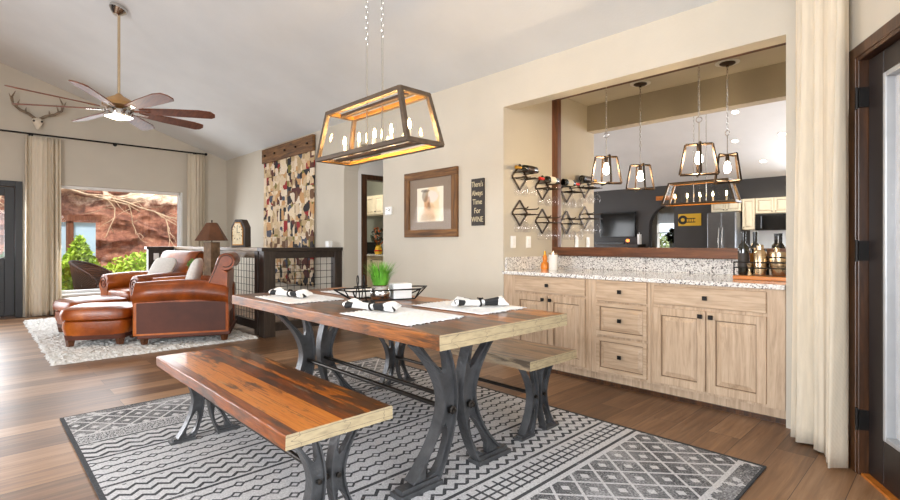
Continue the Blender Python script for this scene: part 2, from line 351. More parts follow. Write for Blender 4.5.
# ------------------------------------------------------------------ mesh builder
class MB:
    def __init__(s): s.bm=bmesh.new(); s.mi=0
    def f(s,vs):
        try: fc=s.bm.faces.new(vs); fc.material_index=s.mi; return fc
        except ValueError: return None
    def v(s,p): return s.bm.verts.new(p)
    def box(s,lo,hi,X=None):
        vs=[]
        for z in (lo[2],hi[2]):
            for x,y in ((lo[0],lo[1]),(hi[0],lo[1]),(hi[0],hi[1]),(lo[0],hi[1])):
                p=Vector((x,y,z)); vs.append(s.v(X@p if X else p))
        for q in ((3,2,1,0),(4,5,6,7),(0,1,5,4),(1,2,6,5),(2,3,7,6),(3,0,4,7)): s.f([vs[i] for i in q])
        return s
    def cb(s,c,d,X=None): return s.box([c[i]-d[i]/2 for i in range(3)],[c[i]+d[i]/2 for i in range(3)],X)
    def rings(s,rs,cap=True,closed=False):
        R_=[[s.v(p) for p in r] for r in rs]; n=len(R_[0])
        rng=range(len(R_)) if closed else range(len(R_)-1)
        for i in rng:
            a,b=R_[i],R_[(i+1)%len(R_)]
            for k in range(n): s.f((a[k],a[(k+1)%n],b[(k+1)%n],b[k]))
        if cap and not closed: s.f(R_[0][::-1]); s.f(R_[-1])
        return s
    def tube(s,pts,r,n=8,closed=False,flat=1.0):
        pts=[Vector(p) for p in pts]; rs=[]; N=len(pts); up=None
        for i,p in enumerate(pts):
            a=pts[i-1] if (i>0 or closed) else p; b=pts[(i+1)%N] if (i<N-1 or closed) else p
            t=(b-a).normalized()
            if up is None:
                up=Vector((0,0,1)) if abs(t.z)<.9 else Vector((1,0,0))
            x=t.cross(up).normalized(); up=x.cross(t).normalized()
            rad=r[i] if isinstance(r,(list,tuple)) else r
            rs.append([p+(x*math.cos(2*PI*k/n)+up*math.sin(2*PI*k/n)*flat)*rad for k in range(n)])
        return s.rings(rs,True,closed)
    def cyl(s,a,b,r,r2=None,n=16): return s.tube([a,b],[r,r if r2 is None else r2],n)
    def lathe(s,prof,c=(0,0,0),n=20,X=None,cap=True):
        rs=[]
        for r,z in prof:
            ring=[Vector((c[0]+max(r,1e-4)*math.cos(2*PI*k/n),c[1]+max(r,1e-4)*math.sin(2*PI*k/n),c[2]+z)) for k in range(n)]
            rs.append([X@p for p in ring] if X else ring)
        return s.rings(rs,cap)
    def prism(s,poly,fn,d0,d1):
        """poly: 2D outline; fn(a,b,d)->point"""
        A=[s.v(fn(a,b,d0)) for a,b in poly]; B=[s.v(fn(a,b,d1)) for a,b in poly]; n=len(poly)
        s.f(A[::-1]); s.f(B)
        for k in range(n): s.f((A[k],A[(k+1)%n],B[(k+1)%n],B[k]))
        return s
    def sheet(s,fn,nu,nv,closeu=False):
        g=[[s.v(fn(i/nu,j/nv)) for j in range(nv+1)] for i in range(nu+(0 if closeu else 1))]
        for i in range(nu):
            for j in range(nv): s.f((g[i][j],g[(i+1)%len(g)][j],g[(i+1)%len(g)][j+1],g[i][j+1]))
        return s
    def ball(s,c,r,n=12,m=8,sc=(1,1,1)):
        prof=[(r*math.sin(PI*i/m),-r*math.cos(PI*i/m)) for i in range(m+1)]
        rs=[[Vector((c[0]+max(a,1e-4)*sc[0]*math.cos(2*PI*k/n),c[1]+max(a,1e-4)*sc[1]*math.sin(2*PI*k/n),c[2]+z*sc[2])) for k in range(n)] for a,z in prof]
        return s.rings(rs)
    def build(s,name,mat,parent=None,loc=None,rot=None,smooth=35,bevel=0,solid=0,sub=0,world=False):
        bmesh.ops.recalc_face_normals(s.bm,faces=s.bm.faces)
        me=bpy.data.meshes.new(name); s.bm.to_mesh(me); s.bm.free()
        for m_ in (mat if isinstance(mat,(list,tuple)) else [mat]): me.materials.append(M[m_] if isinstance(m_,str) else m_)
        o=bpy.data.objects.new(name,me); COL.objects.link(o)
        if smooth:
            me.polygons.foreach_set('use_smooth',[True]*len(me.polygons)); me.set_sharp_from_angle(angle=R(smooth))
        if parent: o.parent=parent
        if loc: o.location=loc
        if rot: o.rotation_euler=rot
        if bevel:
            b=o.modifiers.new('bevel','BEVEL'); b.width=bevel; b.segments=2; b.limit_method='ANGLE'; b.angle_limit=R(40)
        if solid:
            b=o.modifiers.new('thickness','SOLIDIFY'); b.thickness=solid; b.offset=0
        if sub:
            b=o.modifiers.new('soft','SUBSURF'); b.levels=sub; b.render_levels=sub
        return o
def tag(o,label,cat,group=None):
    o['label']=label; o['category']=cat
    if group: o['group']=group
    return o
def thing(name,label,cat,loc=(0,0,0),rz=0,group=None):
    o=bpy.data.objects.new(name,None); COL.objects.link(o); o.empty_display_size=.1
    o.location=loc; o.rotation_euler=(0,0,rz); return tag(o,label,cat,group)
def struct(o): o['kind']='structure'; return o
def kids(o): return [c for c in COL.objects if c.parent==o]
def dup(root,loc,rz=None,label=None):
    def cp(o,par):
        c=o.copy(); COL.objects.link(c)
        if par is not None: c.parent=par; c.matrix_parent_inverse=o.matrix_parent_inverse.copy()
        for k in kids(o): cp(k,c)
        return c
    r=cp(root,None); r.location=loc
    if rz is not None: r.rotation_euler=(0,0,rz)
    if label: r['label']=label
    return r
def text_mesh(body,size,sx=1.0):
    cu=bpy.data.curves.new('lettering','FONT'); cu.body=body; cu.size=size; cu.align_x='CENTER'; cu.align_y='CENTER'; cu.extrude=.0015
    ob=bpy.data.objects.new('lettering_source',cu); COL.objects.link(ob)
    dg=bpy.context.evaluated_depsgraph_get(); me=bpy.data.meshes.new_from_object(ob.evaluated_get(dg))
    bpy.data.objects.remove(ob); bpy.data.curves.remove(cu)
    for q in me.vertices: q.co.x*=sx
    return me
def P(t,y,z=0.0): return Vector((-t,y,z))     # t runs down the long wall away from the camera
# ================================================================== THE SETTING
CEIL=lambda y: 2.845+.333*(3.7-y) if y>-.323 else 2.76+.333*(y+4.6)
TF=10.34                                            # far (window) wall
# angled wall frame: local x runs along the wall toward the camera, local y goes out through it
DA=Vector((.48,-.877,0)); NA=Vector((.877,.48,0)); OA=P(.343,3.206)
XA=Matrix(((DA.x,NA.x,0,OA.x),(DA.y,NA.y,0,OA.y),(0,0,1,0),(0,0,0,1)))
# floor
struct(MB().box((-13.0,-7.6,-.2),(3.2,7.2,0)).build('floor','floor',smooth=0))
# long right-hand wall with arch, picture stretch, header over the bar niche and short stub
b=MB()
b.box((-TF-.2,3.7,0),(-5.94,3.93,3.0)); b.box((-5.03,3.7,0),(-3.08,3.93,3.0))
arch=[(5.94,3.0),(5.94,2.14)]+[(5.485+.455*math.cos(a),2.14+.34*math.sin(a)) for a in [PI*i/24 for i in range(1,24)]]+[(5.03,2.14),(5.03,3.0)]
b.prism(arch,lambda a,z,d:P(a,d,z),3.7,3.93)
b.box((-3.08,3.7,2.49),(-.767,3.85,3.0)); b.box((-.767,3.7,0),(-.56,3.93,3.0))
struct(b.build('wall_right','wall',smooth=0))
b=MB(); b.box((-3.28,3.93,0),(-3.08,4.8,3.0)); b.box((-.767,3.93,0),(-.567,4.8,3.0)); b.box((-3.08,4.62,0),(-.767,4.8,3.0)); b.box((-3.08,3.85,2.80),(-.767,4.62,2.9))
struct(b.build('wall_niche','wall',smooth=0))
# far gable wall: door, picture window, and an unseen glazed opening added for floor light
b=MB()
def tw(y0,y1,z0,z1): b.box((-TF-.2,y0,z0),(-TF,y1,z1))
tw(2.88,3.93,0,4.5); tw(1.0,2.88,0,.33); tw(1.0,2.88,2.14,4.5); tw(.56,1.0,0,4.5); tw(-.5,.56,2.13,4.5); tw(-.9,-.5,0,4.5)
tw(-4.2,-.9,2.2,4.5); tw(-4.2,-.9,0,.1); tw(-4.8,-4.2,0,4.5)
struct(b.build('wall_far','wall',smooth=0))
# kitchen-side wall (seen in the mirror) with an arched opening
b=MB(); YK=-4.6
b.box((-TF-.2,YK-.2,0),(-6.1,YK,3.0)); b.box((-5.41,YK-.2,0),(-2.6,YK,3.0)); b.box((1.5,YK-.2,0),(2.2,YK,3.0)); b.box((-2.6,YK-.2,0),(1.5,YK,.85)); b.box((-2.6,YK-.2,2.35),(1.5,YK,3.0))
arc=[(6.1,3.0),(6.1,1.62)]+[(5.5+.6*math.cos(a),1.62+.62*math.sin(a)) for a in [PI/2*i/14 for i in range(1,15)]]+[(5.41,2.24),(5.41,3.0)]
b.prism(arc,lambda a,z,d:P(a,d,z),YK-.2,YK)
struct(b.build('wall_left','dark_wall',smooth=0))
# room beyond that arch
b=MB(); b.box((-8.2,-7.2,0),(-6.9,-7.0,2.6)); b.box((-4.9,-7.2,0),(-3.6,-7.0,2.6)); b.box((-6.9,-7.2,0),(-4.9,-7.0,.95)); b.box((-6.9,-7.2,2.15),(-4.9,-7.0,2.6)); b.box((-8.4,-7.2,0),(-8.2,YK-.2,2.6)); b.box((-3.6,-7.2,0),(-3.4,YK-.2,2.6)); b.box((-8.4,-7.2,2.6),(-3.4,YK-.2,2.7))
struct(b.build('wall_sunroom','white_wall',smooth=0))
w=struct(MB().box((-6.9,-7.12,1.5),(-4.9,-7.08,1.54)).box((-5.92,-7.12,.95),(-5.88,-7.08,2.15)).build('window_4','white',smooth=0))
MB().box((-6.9,-7.105,.95),(-4.9,-7.1,2.15)).build('pane','glass',w,smooth=0)
MB().box((-6.9,-7.07,1.82),(-4.9,-7.065,2.15)).build('blind','shade_cloth',w,smooth=0)
# wall behind the camera with an unseen window added for light, and the angled wall on the right
b=MB()
for y0,y1,z0,z1 in ((-4.8,-4.2,0,4.5),(-1.3,-.8,0,4.5),(-4.2,-1.3,0,.25),(-4.2,-1.3,2.35,4.5)): b.box((1.96,y0,z0),(2.16,y1,z1))
struct(b.build('wall_near','wall',smooth=0))
b=MB()
for s0,s1,z0,z1 in ((-.60,-.03,0,3.6),(-.03,.93,2.09,3.6),(.93,1.5,0,3.6),(1.5,4.3,0,.15),(1.5,4.3,2.3,4.5),(4.3,4.9,0,4.6)): b.box((s0,0,z0),(s1,.16,z1),XA)
struct(b.build('wall_corner','wall',smooth=0))
for nm,bx in (('added_window_2',[((1.5,.05,.15),(4.3,.11,.21)),((1.5,.05,2.24),(4.3,.11,2.3)),((1.5,.05,.15),(1.56,.11,2.3)),((4.24,.05,.15),(4.3,.11,2.3)),((2.87,.05,.15),(2.93,.11,2.3))]),):
    b=MB(); [b.box(a,c,XA) for a,c in bx]; w=struct(b.build(nm,'door_dark',smooth=0))  # unseen window added to bring light from the right
    MB().box((1.5,.078,.15),(4.3,.083,2.3),XA).build('pane','glass',w,smooth=0)
b=MB()
for y0,y1,z0,z1 in ((-4.2,-4.14,.25,2.35),(-1.36,-1.3,.25,2.35),(-2.78,-2.72,.25,2.35),(-4.2,-1.3,.25,.31),(-4.2,-1.3,2.29,2.35)): b.box((2.02,y0,z0),(2.09,y1,z1))
w=struct(b.build('added_window_3','door_dark',smooth=0)); MB().box((2.053,-4.2,.25),(2.058,-1.3,2.35)).build('pane','glass',w,smooth=0)  # unseen window added behind the camera for fill daylight
b=MB()
for y0,y1,z0,z1 in ((-4.2,-4.14,.1,2.2),(-.96,-.9,.1,2.2),(-2.58,-2.52,.1,2.2),(-4.2,-.9,.1,.16),(-4.2,-.9,2.14,2.2)): b.box((-TF-.13,y0,z0),(-TF-.07,y1,z1))
w=struct(b.build('added_window_5','door_slate',smooth=0)); MB().box((-TF-.103,-4.2,.1),(-TF-.098,-.9,2.2)).build('pane','glass',w,smooth=0)  # unseen glazing added to brighten the floor at left
b=MB()
for x0,x1,z0,z1 in ((-2.6,-2.54,.85,2.35),(1.44,1.5,.85,2.35),(-.58,-.52,.85,2.35),(-2.6,1.5,.85,.91),(-2.6,1.5,2.29,2.35)): b.box((x0,YK-.13,z0),(x1,YK-.07,z1))
w=struct(b.build('added_window_7','white',smooth=0)); MB().box((-2.6,YK-.103,.85),(1.5,YK-.098,2.35)).build('pane','glass',w,smooth=0)  # unseen window added to light the niche, cabinets and curtain
# vaulted ceiling
b=MB(); prof=[(3.8,CEIL(3.8)),(-.323,CEIL(-.323)),(-4.75,CEIL(-4.75)),(-4.75,CEIL(-4.75)+.2),(-.323,CEIL(-.323)+.2),(3.8,CEIL(3.8)+.2)]
b.prism(prof,lambda a,z,d:Vector((d,a,z)),-10.6,2.3)
struct(b.build('ceiling','ceil',smooth=0))
# pantry passage seen through the arch
b=MB()
b.box((-6.06,3.93,0),(-5.94,4.02,2.8)); b.box((-6.06,4.95,0),(-5.94,6.9,2.8)); b.box((-6.06,4.02,2.13),(-5.94,4.95,2.8))
b.box((-5.03,3.93,0),(-4.91,6.9,2.8)); b.box((-6.06,6.9,0),(-4.91,7.0,2.8)); b.box((-6.06,3.93,2.8),(-4.91,7.0,2.9))
struct(b.build('wall_hall','white_wall',smooth=0))
b=MB()
b.box((-11.6,6.9,0),(-6.06,7.0,2.9)); b.box((-11.7,3.93,0),(-11.6,7.0,2.9)); b.box((-11.6,3.93,2.8),(-6.06,7.0,2.9))
struct(b.build('wall_pantry','sage',smooth=0))
b=MB(); b.box((-6.075,3.985,0),(-5.925,4.075,2.16)); b.box((-6.075,4.90,0),(-5.925,4.99,2.16)); b.box((-6.075,4.075,2.09),(-5.925,4.90,2.16))
struct(b.build('trim_1','casing',smooth=0,bevel=.006))
# picture window
b=MB()
for y0,y1,z0,z1 in ((1.0,1.05,.33,2.14),(2.83,2.88,.33,2.14),(1.0,2.88,.33,.38),(1.0,2.88,2.09,2.14)): b.box((-TF-.14,y0,z0),(-TF-.06,y1,z1))
w=struct(b.build('window_1','white',smooth=0,bevel=.004)); MB().box((-TF-.103,1.05,.38),(-TF-.098,2.83,2.09)).build('pane','glass',w,smooth=0)
MB().box((-TF-.06,2.855,.33),(-TF+.004,2.885,2.14)).build('jamb_lining','white',w,smooth=0)
MB().box((-TF-.06,.97,.295),(-TF+.05,2.91,.33)).build('sill','white',w,smooth=0,bevel=.005)
# far dark door with glass light, only its hinge side is in view
d=struct(MB().box((-TF-.12,-.42,.03),(-TF-.07,-.29,2.06)).box((-TF-.12,.36,.03),(-TF-.07,.48,2.06)).box((-TF-.12,-.29,1.92),(-TF-.07,.36,2.06)).box((-TF-.12,-.29,.03),(-TF-.07,.36,.27)).box((-TF-.12,-.29,.80),(-TF-.07,.36,.94)).box((-TF-.11,-.29,.27),(-TF-.085,.36,.80)).build('door_1','door_slate',smooth=0,bevel=.004))
MB().box((-TF-.1,-.29,.94),(-TF-.095,.36,1.92)).build('pane','glass',d,smooth=0)
MB().box((-TF-.07,.48,0),(-TF+.02,.57,2.15)).box((-TF-.07,-.51,0),(-TF+.02,-.42,2.15)).box((-TF-.07,-.42,2.06),(-TF+.02,.48,2.15)).build('frame','door_slate',d,smooth=0,bevel=.005)
MB().box((-TF-.2,-.5,0),(-TF,.56,.03)).build('threshold','casing',d,smooth=0)
# glazed door in the angled wall
d=struct(MB().box((-.01,.03,.012),(.13,.075,2.085),XA).box((.77,.03,.012),(.91,.075,2.085),XA).box((.13,.03,1.975),(.77,.075,2.085),XA).box((.13,.03,.012),(.77,.075,.23),XA).build('door_2','door_dark',smooth=0,bevel=.006))
b=MB()
for a,c in (((.13,.026,.23),(.155,.085,1.975)),((.745,.026,.23),(.77,.085,1.975)),((.155,.026,.23),(.745,.085,.255)),((.155,.026,1.95),(.745,.085,1.975))): b.box(a,c,XA)
b.build('glazing_bead','bead_grey',d,smooth=0,bevel=.006)
MB().box((.155,.05,.255),(.745,.056,1.95),XA).build('pane','glass',d,smooth=0)
MB().box((.157,.066,.257),(.743,.068,1.948),XA).build('blind','shade_cloth',d,smooth=0)
for z in (1.90,1.13,.28):
    MB().box((-.04,-.012,z-.05),(0,.03,z+.05),XA).cyl(XA@Vector((-.02,-.014,z-.055)),XA@Vector((-.02,-.014,z+.055)),.008).build('hinge','black',d,smooth=0)
b=MB()
for a,c in (((-.105,-.018,0),(-.03,.0,2.155)),((-.035,-.012,0),(-.012,.1,2.10)),((.93,-.018,0),(1.005,.0,2.155)),((.912,-.012,0),(.935,.1,2.10)),((-.105,-.018,2.105),(1.005,.0,2.165)),((-.03,-.012,2.088),(.93,.1,2.11))): b.box(a,c,XA)
struct(b.build('trim_2','casing',smooth=0,bevel=.005))
struct(MB().box((-.01,.0,0),(.91,.12,.012),XA).build('trim_3','tray_wood',smooth=0))
# baseboards
b=MB(); b.box((-5.02,3.683,0),(-3.1,3.7,.11)); struct(b.build('baseboard_right','wall',smooth=0,bevel=.004))
struct(MB().box((-TF,3.683,0),(-5.95,3.7,.11)).build('baseboard_living','wall',smooth=0,bevel=.004))
struct(MB().box((-TF,1.02,0),(-TF+.016,3.68,.11)).build('baseboard_far','wall',smooth=0,bevel=.004))
struct(MB().box((-.59,-.016,0),(-.11,.0,.09),XA).build('baseboard_corner','casing',smooth=0,bevel=.004))
# ================================================================== BAR NICHE
# mirror
o=thing('wall_mirror','large bar mirror in a dark stained wood frame above the granite counter','mirror',P(1.9235,4.6,0))
hw=1.1565
MB().box((-hw,-.012,1.12),(hw,.004,2.74)).build('mirror_glass','mirror',o,smooth=0).location=(0,-.04+.0,0)
for z0_,z1_ in ((1.037,1.128),(2.722,2.797)): MB().box((-hw,-.085,z0_),(hw,-.0,z1_)).build('frame_rail','frame_wood',o,smooth=0,bevel=.004)
MB().box((-hw,-.085,1.128),(-hw+.075,-.0,2.722)).build('frame_stile','frame_wood_v',o,smooth=0,bevel=.004)
MB().box((hw-.075,-.085,1.128),(hw,-.0,2.722)).build('frame_stile','frame_wood_v',o,smooth=0,bevel=.004)
YM=4.6-.04-.012
# cabinets
def raised(b,x0,x1,z0,z1,yf,st=.055):
    """door or drawer front: frame with a raised centre panel; yf = front plane"""
    b.mi=0
    b.box((x0,yf,z0),(x0+st,yf+.02,z1)); b.box((x1-st,yf,z0),(x1,yf+.02,z1)); b.box((x0+st,yf,z0),(x1-st,yf+.02,z0+st)); b.box((x0+st,yf,z1-st),(x1-st,yf+.02,z1))
    b.mi=1; b.box((x0+st-.004,yf+.014,z0+st-.004),(x1-st+.004,yf+.019,z1-st+.004))
    b.mi=0; i=st+.006; j=st+.04
    A=[(x0+i,yf+.0142,z0+i),(x1-i,yf+.0142,z0+i),(x1-i,yf+.0142,z1-i),(x0+i,yf+.0142,z1-i)]; B=[(x0+j,yf+.001,z0+j),(x1-j,yf+.001,z0+j),(x1-j,yf+.001,z1-j),(x0+j,yf+.001,z1-j)]
    va=[b.v(p) for p in A]; vb=[b.v(p) for p in B]; b.f(vb)
    for k in range(4): b.f((va[k],va[(k+1)%4],vb[(k+1)%4],vb[k]))
def knob(par,x,y,z):
    MB().cyl((x,y,z),(x,y-.018,z),.006,n=8).cb((x,y-.022,z),(.03,.012,.03)).build('knob','black',par,smooth=0,bevel=.003)
def cabinet(label,t0,t1,doors,drawers):
    tc=(t0+t1)/2; o=thing('base_cabinet',label,'cabinet',P(tc,3.70,0),group='bar base cabinets'); w=(t1-t0)/2
    MB().box((-w,0,.105),(w,.60,.872)).box((-w,.075,0),(w,.60,.105)).build('body','pickled',o,smooth=0)
    L=lambda t: tc-t                                   # local x of a station t
    for (ta,tb,z0,z1,kt,kz) in doors:
        b=MB(); raised(b,L(tb),L(ta),z0,z1,-.02); d=b.build('door',['pickled','glaze'],o,smooth=0,bevel=.003); knob(d,L(kt),-.02,kz)
    for (ta,tb,z0,z1,flat) in drawers:
        b=MB()
        if flat: b.box((L(tb),-.02,z0),(L(ta),0,z1))
        else: raised(b,L(tb),L(ta),z0,z1,-.02,.03)
        d=b.build('drawer',['pickled_h','glaze'],o,smooth=0,bevel=.006 if flat else .003); knob(d,L((ta+tb)/2),-.02,(z0+z1)/2)
    return o
cabinet('pale oak bar cabinet beside the wall sign, one wide drawer over two doors',2.13,3.075,[(2.565,2.925,.128,.702,2.60,.665),(2.185,2.555,.128,.702,2.52,.665)],[(2.185,2.925,.722,.864,True)])
cabinet('narrow pale oak bar cabinet with a stack of three drawers',1.635,2.128,[],[(1.658,2.08,.70,.868,True),(1.658,2.08,.425,.685,False),(1.658,2.08,.128,.405,False)])
cabinet('pale oak bar cabinet nearest the curtain, wide drawer over two arched-grain doors',.77,1.633,[(1.24,1.605,.126,.69,1.27,.655),(.872,1.23,.126,.69,1.2,.655)],[(.872,1.605,.714,.854,True)])
c=MB().box((-3.078,3.672,.873),(-.769,4.598,.905)).box((-3.078,4.57,.905),(-.769,4.598,1.034)).box((-3.078,3.72,.905),(-3.058,4.57,1.034)).build('countertop','granite',smooth=0,bevel=.004)
tag(c,'speckled grey granite bar counter with low backsplash','countertop')
struct(MB().box((-3.07,3.762,0),(-.775,3.778,.03)).build('trim_4','casing',smooth=0))
# wall plates on the niche side wall and elsewhere
def plate(nm,label,t,y,z,face,w=.075,h=.118):
    o=thing(nm,label,'outlet' if nm=='outlet' else 'switch',P(t,y,z)); 
    X=Matrix.Rotation({'x':PI/2,'y':0}[face],4,'Z')
    MB().box((-w/2,-.008,-h/2),(w/2,0,h/2),X).build('cover_plate','white',o,smooth=0,bevel=.002)
    MB().box((-.017,-.011,-.034),(.017,-.008,.034),X).build('rocker','ceramic',o,smooth=0,bevel=.001)
plate('outlet','white wall plate under the left lower wine rack in the bar niche',3.08,3.846,1.182,'x')
plate('switch','white wall plate under the right lower wine rack, nearer the mirror frame',3.08,4.095,1.182,'x')
# wine racks (diamond bars with cradle prongs) on the niche side wall
def rack(y,zc,label):
    o=thing('wine_rack',label,'wine rack',P(3.08,y,zc),group='diamond wine racks in the niche')
    q=[(0,.126),(.121,0),(0,-.126),(-.121,0)]; b=MB()
    for k in range(4):
        (a,c),(d,e)=q[k],q[(k+1)%4]; n=Vector((0,d-a,e-c)).normalized(); m=Vector((0,-n.z,n.y))*.0075
        b.rings([[Vector((x,py,pz))+m*s_ for x,s_ in ((.012,-1),(.022,-1),(.022,1),(.012,1))] for py,pz in ((a,c),(d,e))])
    b.build('diamond','bronze',o,smooth=0)
    for yy in (-.085,.085): MB().tube([(.0,yy,.036),(.17,yy,.036),(.185,yy,.05)],.006).build('bottle_prong','bronze',o)
    for yy in (-.105,-.045,.035,.095): MB().tube([(.0,yy,-.018),(.185,yy,-.018)],.0045).build('stem_rail','bronze',o)
    return o
def wineglass(loc,label,grp):
    # hangs upside down by its foot
    b=MB(); b.lathe([(.033,0),(.033,-.003),(.006,-.008),(.0035,-.02),(.0035,-.075),(.012,-.083),(.032,-.105),(.038,-.135),(.034,-.165),(.029,-.185),(.0275,-.185),(.0325,-.165),(.0365,-.135),(.030,-.107),(.010,-.086),(.0005,-.083)],n=18)
    o=b.build('wine_glass','crystal',loc=loc); return tag(o,label,'wine glass',grp)
racks=((3.935,1.83,'upper-left'),(4.317,1.755,'upper-right'),(3.935,1.472,'lower-left'),(4.317,1.402,'lower-right'))
for y,zc,n in racks:
    holds={'upper-left':'diamond bronze wine rack holding the gold-necked bottle','upper-right':'diamond bronze wine rack holding the red-capped bottle by the mirror frame','lower-left':'empty diamond bronze wine rack above the left wall plate','lower-right':'empty diamond bronze wine rack above the right wall plate, by the mirror frame'}[n]
    rack(y,zc,holds)
    for i,(dx,dy) in enumerate(((.05,-.075),(.05,.065),(.135,-.075),(.135,.065))):
        wineglass(P(3.08-dx,y+dy,zc-.0095),'clear stemmed wine glass hanging upside down from the '+{'upper-left':'rack under the gold-necked bottle','upper-right':'rack under the red-capped bottle','lower-left':'empty rack farther from the mirror','lower-right':'empty rack nearer the mirror'}[n],'wine glasses hanging under the '+n+' rack')
def bottle_prof(s=1.0): return [(.0,0),(.034*s,0),(.037*s,.006),(.037*s,.19),(.033*s,.215),(.016*s,.235),(.0145*s,.25),(.0145*s,.30),(.0165*s,.301),(.0165*s,.315),(.0,.315)]
def wine_bottle(name,label,loc,rot,glass,foil,lab,s=1.0,grp=None,labz=(.06,.16)):
    o=thing(name,label,'bottle',loc); o.rotation_euler=rot
    if grp: o['group']=grp
    MB().lathe(bottle_prof(s),n=22).build('body',glass,o)
    MB().lathe([(.0155*s,.245),(.0160*s,.25),(.0160*s,.298),(.0175*s,.300),(.0175*s,.317),(.0,.318)],n=20).build('foil',foil,o)
    if lab: MB().lathe([(.0372*s,labz[0]),(.0378*s,labz[0]),(.0378*s,labz[1]),(.0372*s,labz[1])],n=22,cap=False).build('label',lab,o)
    return o
wine_bottle('wine_bottle','dark wine bottle with gold neck lying in the rack farther from mirror',P(3.0,4.11,1.91),(PI/2,0,0),'bottle','gold_foil','bronze',1.0)
wine_bottle('wine_bottle','dark wine bottle with red capsule and white label lying in rack by mirror',P(3.0,4.492,1.835),(PI/2,0,0),'bottle','red_foil','paper',1.0)
# pendants over the bar
def pendant(t,y,rz,label):
    o=thing('pendant_lamp',label,'pendant lamp',P(t,y,2.8),rz,'cross-frame pendants over the bar')
    b=MB(); zt,zb=1.965-2.8,1.722-2.8
    for q in range(2):
        X=Matrix.Rotation(q*PI/2+.0,4,'Z'); r=.008
        pts=[(-.14,0,zb),(-.098,0,zt),(.098,0,zt),(.14,0,zb)]
        for k in range(4): b.tube([X@Vector(pts[k]),X@Vector(pts[(k+1)%4])],.010,n=4)
    b.build('cage','bronze',o,smooth=0)
    MB().lathe([(0,0),(.065,0),(.065,-.012),(.05,-.022),(.012,-.028),(.012,-.04),(0,-.04)],n=24).build('canopy','bronze',o)
    MB().lathe([(.06,0),(.10,0),(.10,-.006),(.06,-.006)],n=28).build('medallion','white',o)
    MB().cyl((0,0,zt),(0,0,2.14-2.8),.0045).build('stem','chrome',o)
    b=MB(); b.tube([(.022*math.cos(a),0,2.163-2.8+.022*math.sin(a)) for a in [2*PI*i/16 for i in range(16)]],.003,n=6,closed=True)
    z=2.19-2.8; k=0
    while z<-.05:
        X=Matrix.Translation((0,0,z+.013))@Matrix.Rotation(PI/2*(k%2),4,'Z')
        b.tube([X@Vector((.007*math.cos(a),0,.016*math.sin(a))) for a in [2*PI*i/10 for i in range(10)]],.0022,n=5,closed=True); z+=.026; k+=1
    b.build('chain','chrome',o)
    MB().lathe([(0,zt),(.016,zt),(.018,zt-.05),(.014,zt-.06),(0,zt-.06)],n=14).build('socket','bronze',o)
    MB().lathe([(0,zt-.055),(.012,zt-.06),(.02,zt-.085),(.029,zt-.118),(.027,zt-.14),(.015,zt-.158),(0,zt-.163)],n=16).build('bulb','filament',o)
    return o
pendant(2.27,4.2,R(46),'bronze cross-frame pendant hanging at the wine rack end of the bar')
pendant(1.462,4.2,R(24),'bronze cross-frame pendant hanging above the tray end of the bar')
# counter items at the left end
o=thing('jar','white ceramic canister with gold lid on the granite counter','canister',P(2.80,4.13,.906))
MB().lathe([(0,0),(.042,0),(.044,.004),(.044,.15),(.0,.152)],n=24).build('body','ceramic',o); MB().lathe([(0,.152),(.046,.152),(.046,.168),(.012,.17),(.012,.184),(0,.185)],n=24).build('lid','brass',o)
o=thing('bottle','orange pear-shaped bottle beside the white canister on the counter','bottle',P(2.92,4.16,.906))
MB().lathe([(0,0),(.038,0),(.044,.03),(.036,.065),(.020,.08),(.026,.105),(.022,.13),(.010,.15),(.0,.152)],n=20).build('body','orange',o); MB().lathe([(0,.15),(.011,.15),(.009,.185),(0,.187)],n=14).build('stopper','gold_foil',o)
o=thing('soap_dish','small clear glass dish on the granite counter by the white canister','dish',P(2.62,4.2,.906))
MB().box((-.07,-.04,.0),(.07,.04,.008)).box((-.07,-.04,.03),(.07,.04,.036)).build('tier','crystal',o,smooth=0)
# bar tray with bottles and tools
o=thing('bar_tray','honey wood bar tray with black wire rail at the curtain end of counter','tray',P(.985,4.12,.906))
MB().box((-.175,-.12,0),(.175,.12,.028)).build('board','tray_wood',o,smooth=0,bevel=.004)
b=MB()
for z in (.085,.125): b.tube([(-.168,-.112,z),(.168,-.112,z),(.168,.112,z),(-.168,.112,z)],.004,closed=True)
for x in (-.168,.168):
    for y in (-.112,.112): b.cyl((x,y,.025),(x,y,.13),.005,n=8)
b.build('wire_rail','black',o)
zt=.936
wine_bottle('wine_bottle','dark wine bottle standing upright at the outer end of the bar tray',P(1.112,4.085,zt),(0,0,0),'bottle','plastic_black','signboard',.95)
wine_bottle('wine_bottle','second dark bottle standing on the tray behind the outer bottle',P(1.06,4.175,zt),(0,0,0),'bottle','plastic_black','amber',.95)
def shaker(loc,label,s=1.0):
    o=thing('cocktail_shaker',label,'cocktail shaker',loc)
    MB().lathe([(0,0),(.032*s,0),(.036*s,.02*s),(.043*s,.14*s),(.041*s,.145*s),(0,.145*s)],n=22).build('body','brass',o)
    MB().lathe([(.043*s,.145*s),(.040*s,.165*s),(.024*s,.185*s),(.0,.186*s)],n=22).build('shoulder','brass',o)
    MB().lathe([(.022*s,.186*s),(.022*s,.215*s),(.016*s,.222*s),(0,.223*s)],n=18).build('cap','brass',o)
shaker(P(1.0,4.07,zt),'brass cocktail shaker in the middle of the bar tray',1.0)
shaker(P(.925,4.19,zt),'brass shaker behind the ice bucket at the back of the tray',.9)
o=thing('jigger','small brass double jigger on the front edge of the bar tray','jigger',P(1.065,4.055,zt)); MB().lathe([(0,0),(.017,0),(.009,.035),(.008,.04),(.009,.045),(.02,.085),(.018,.085),(.0,.05)],n=16).build('cups','brass',o)
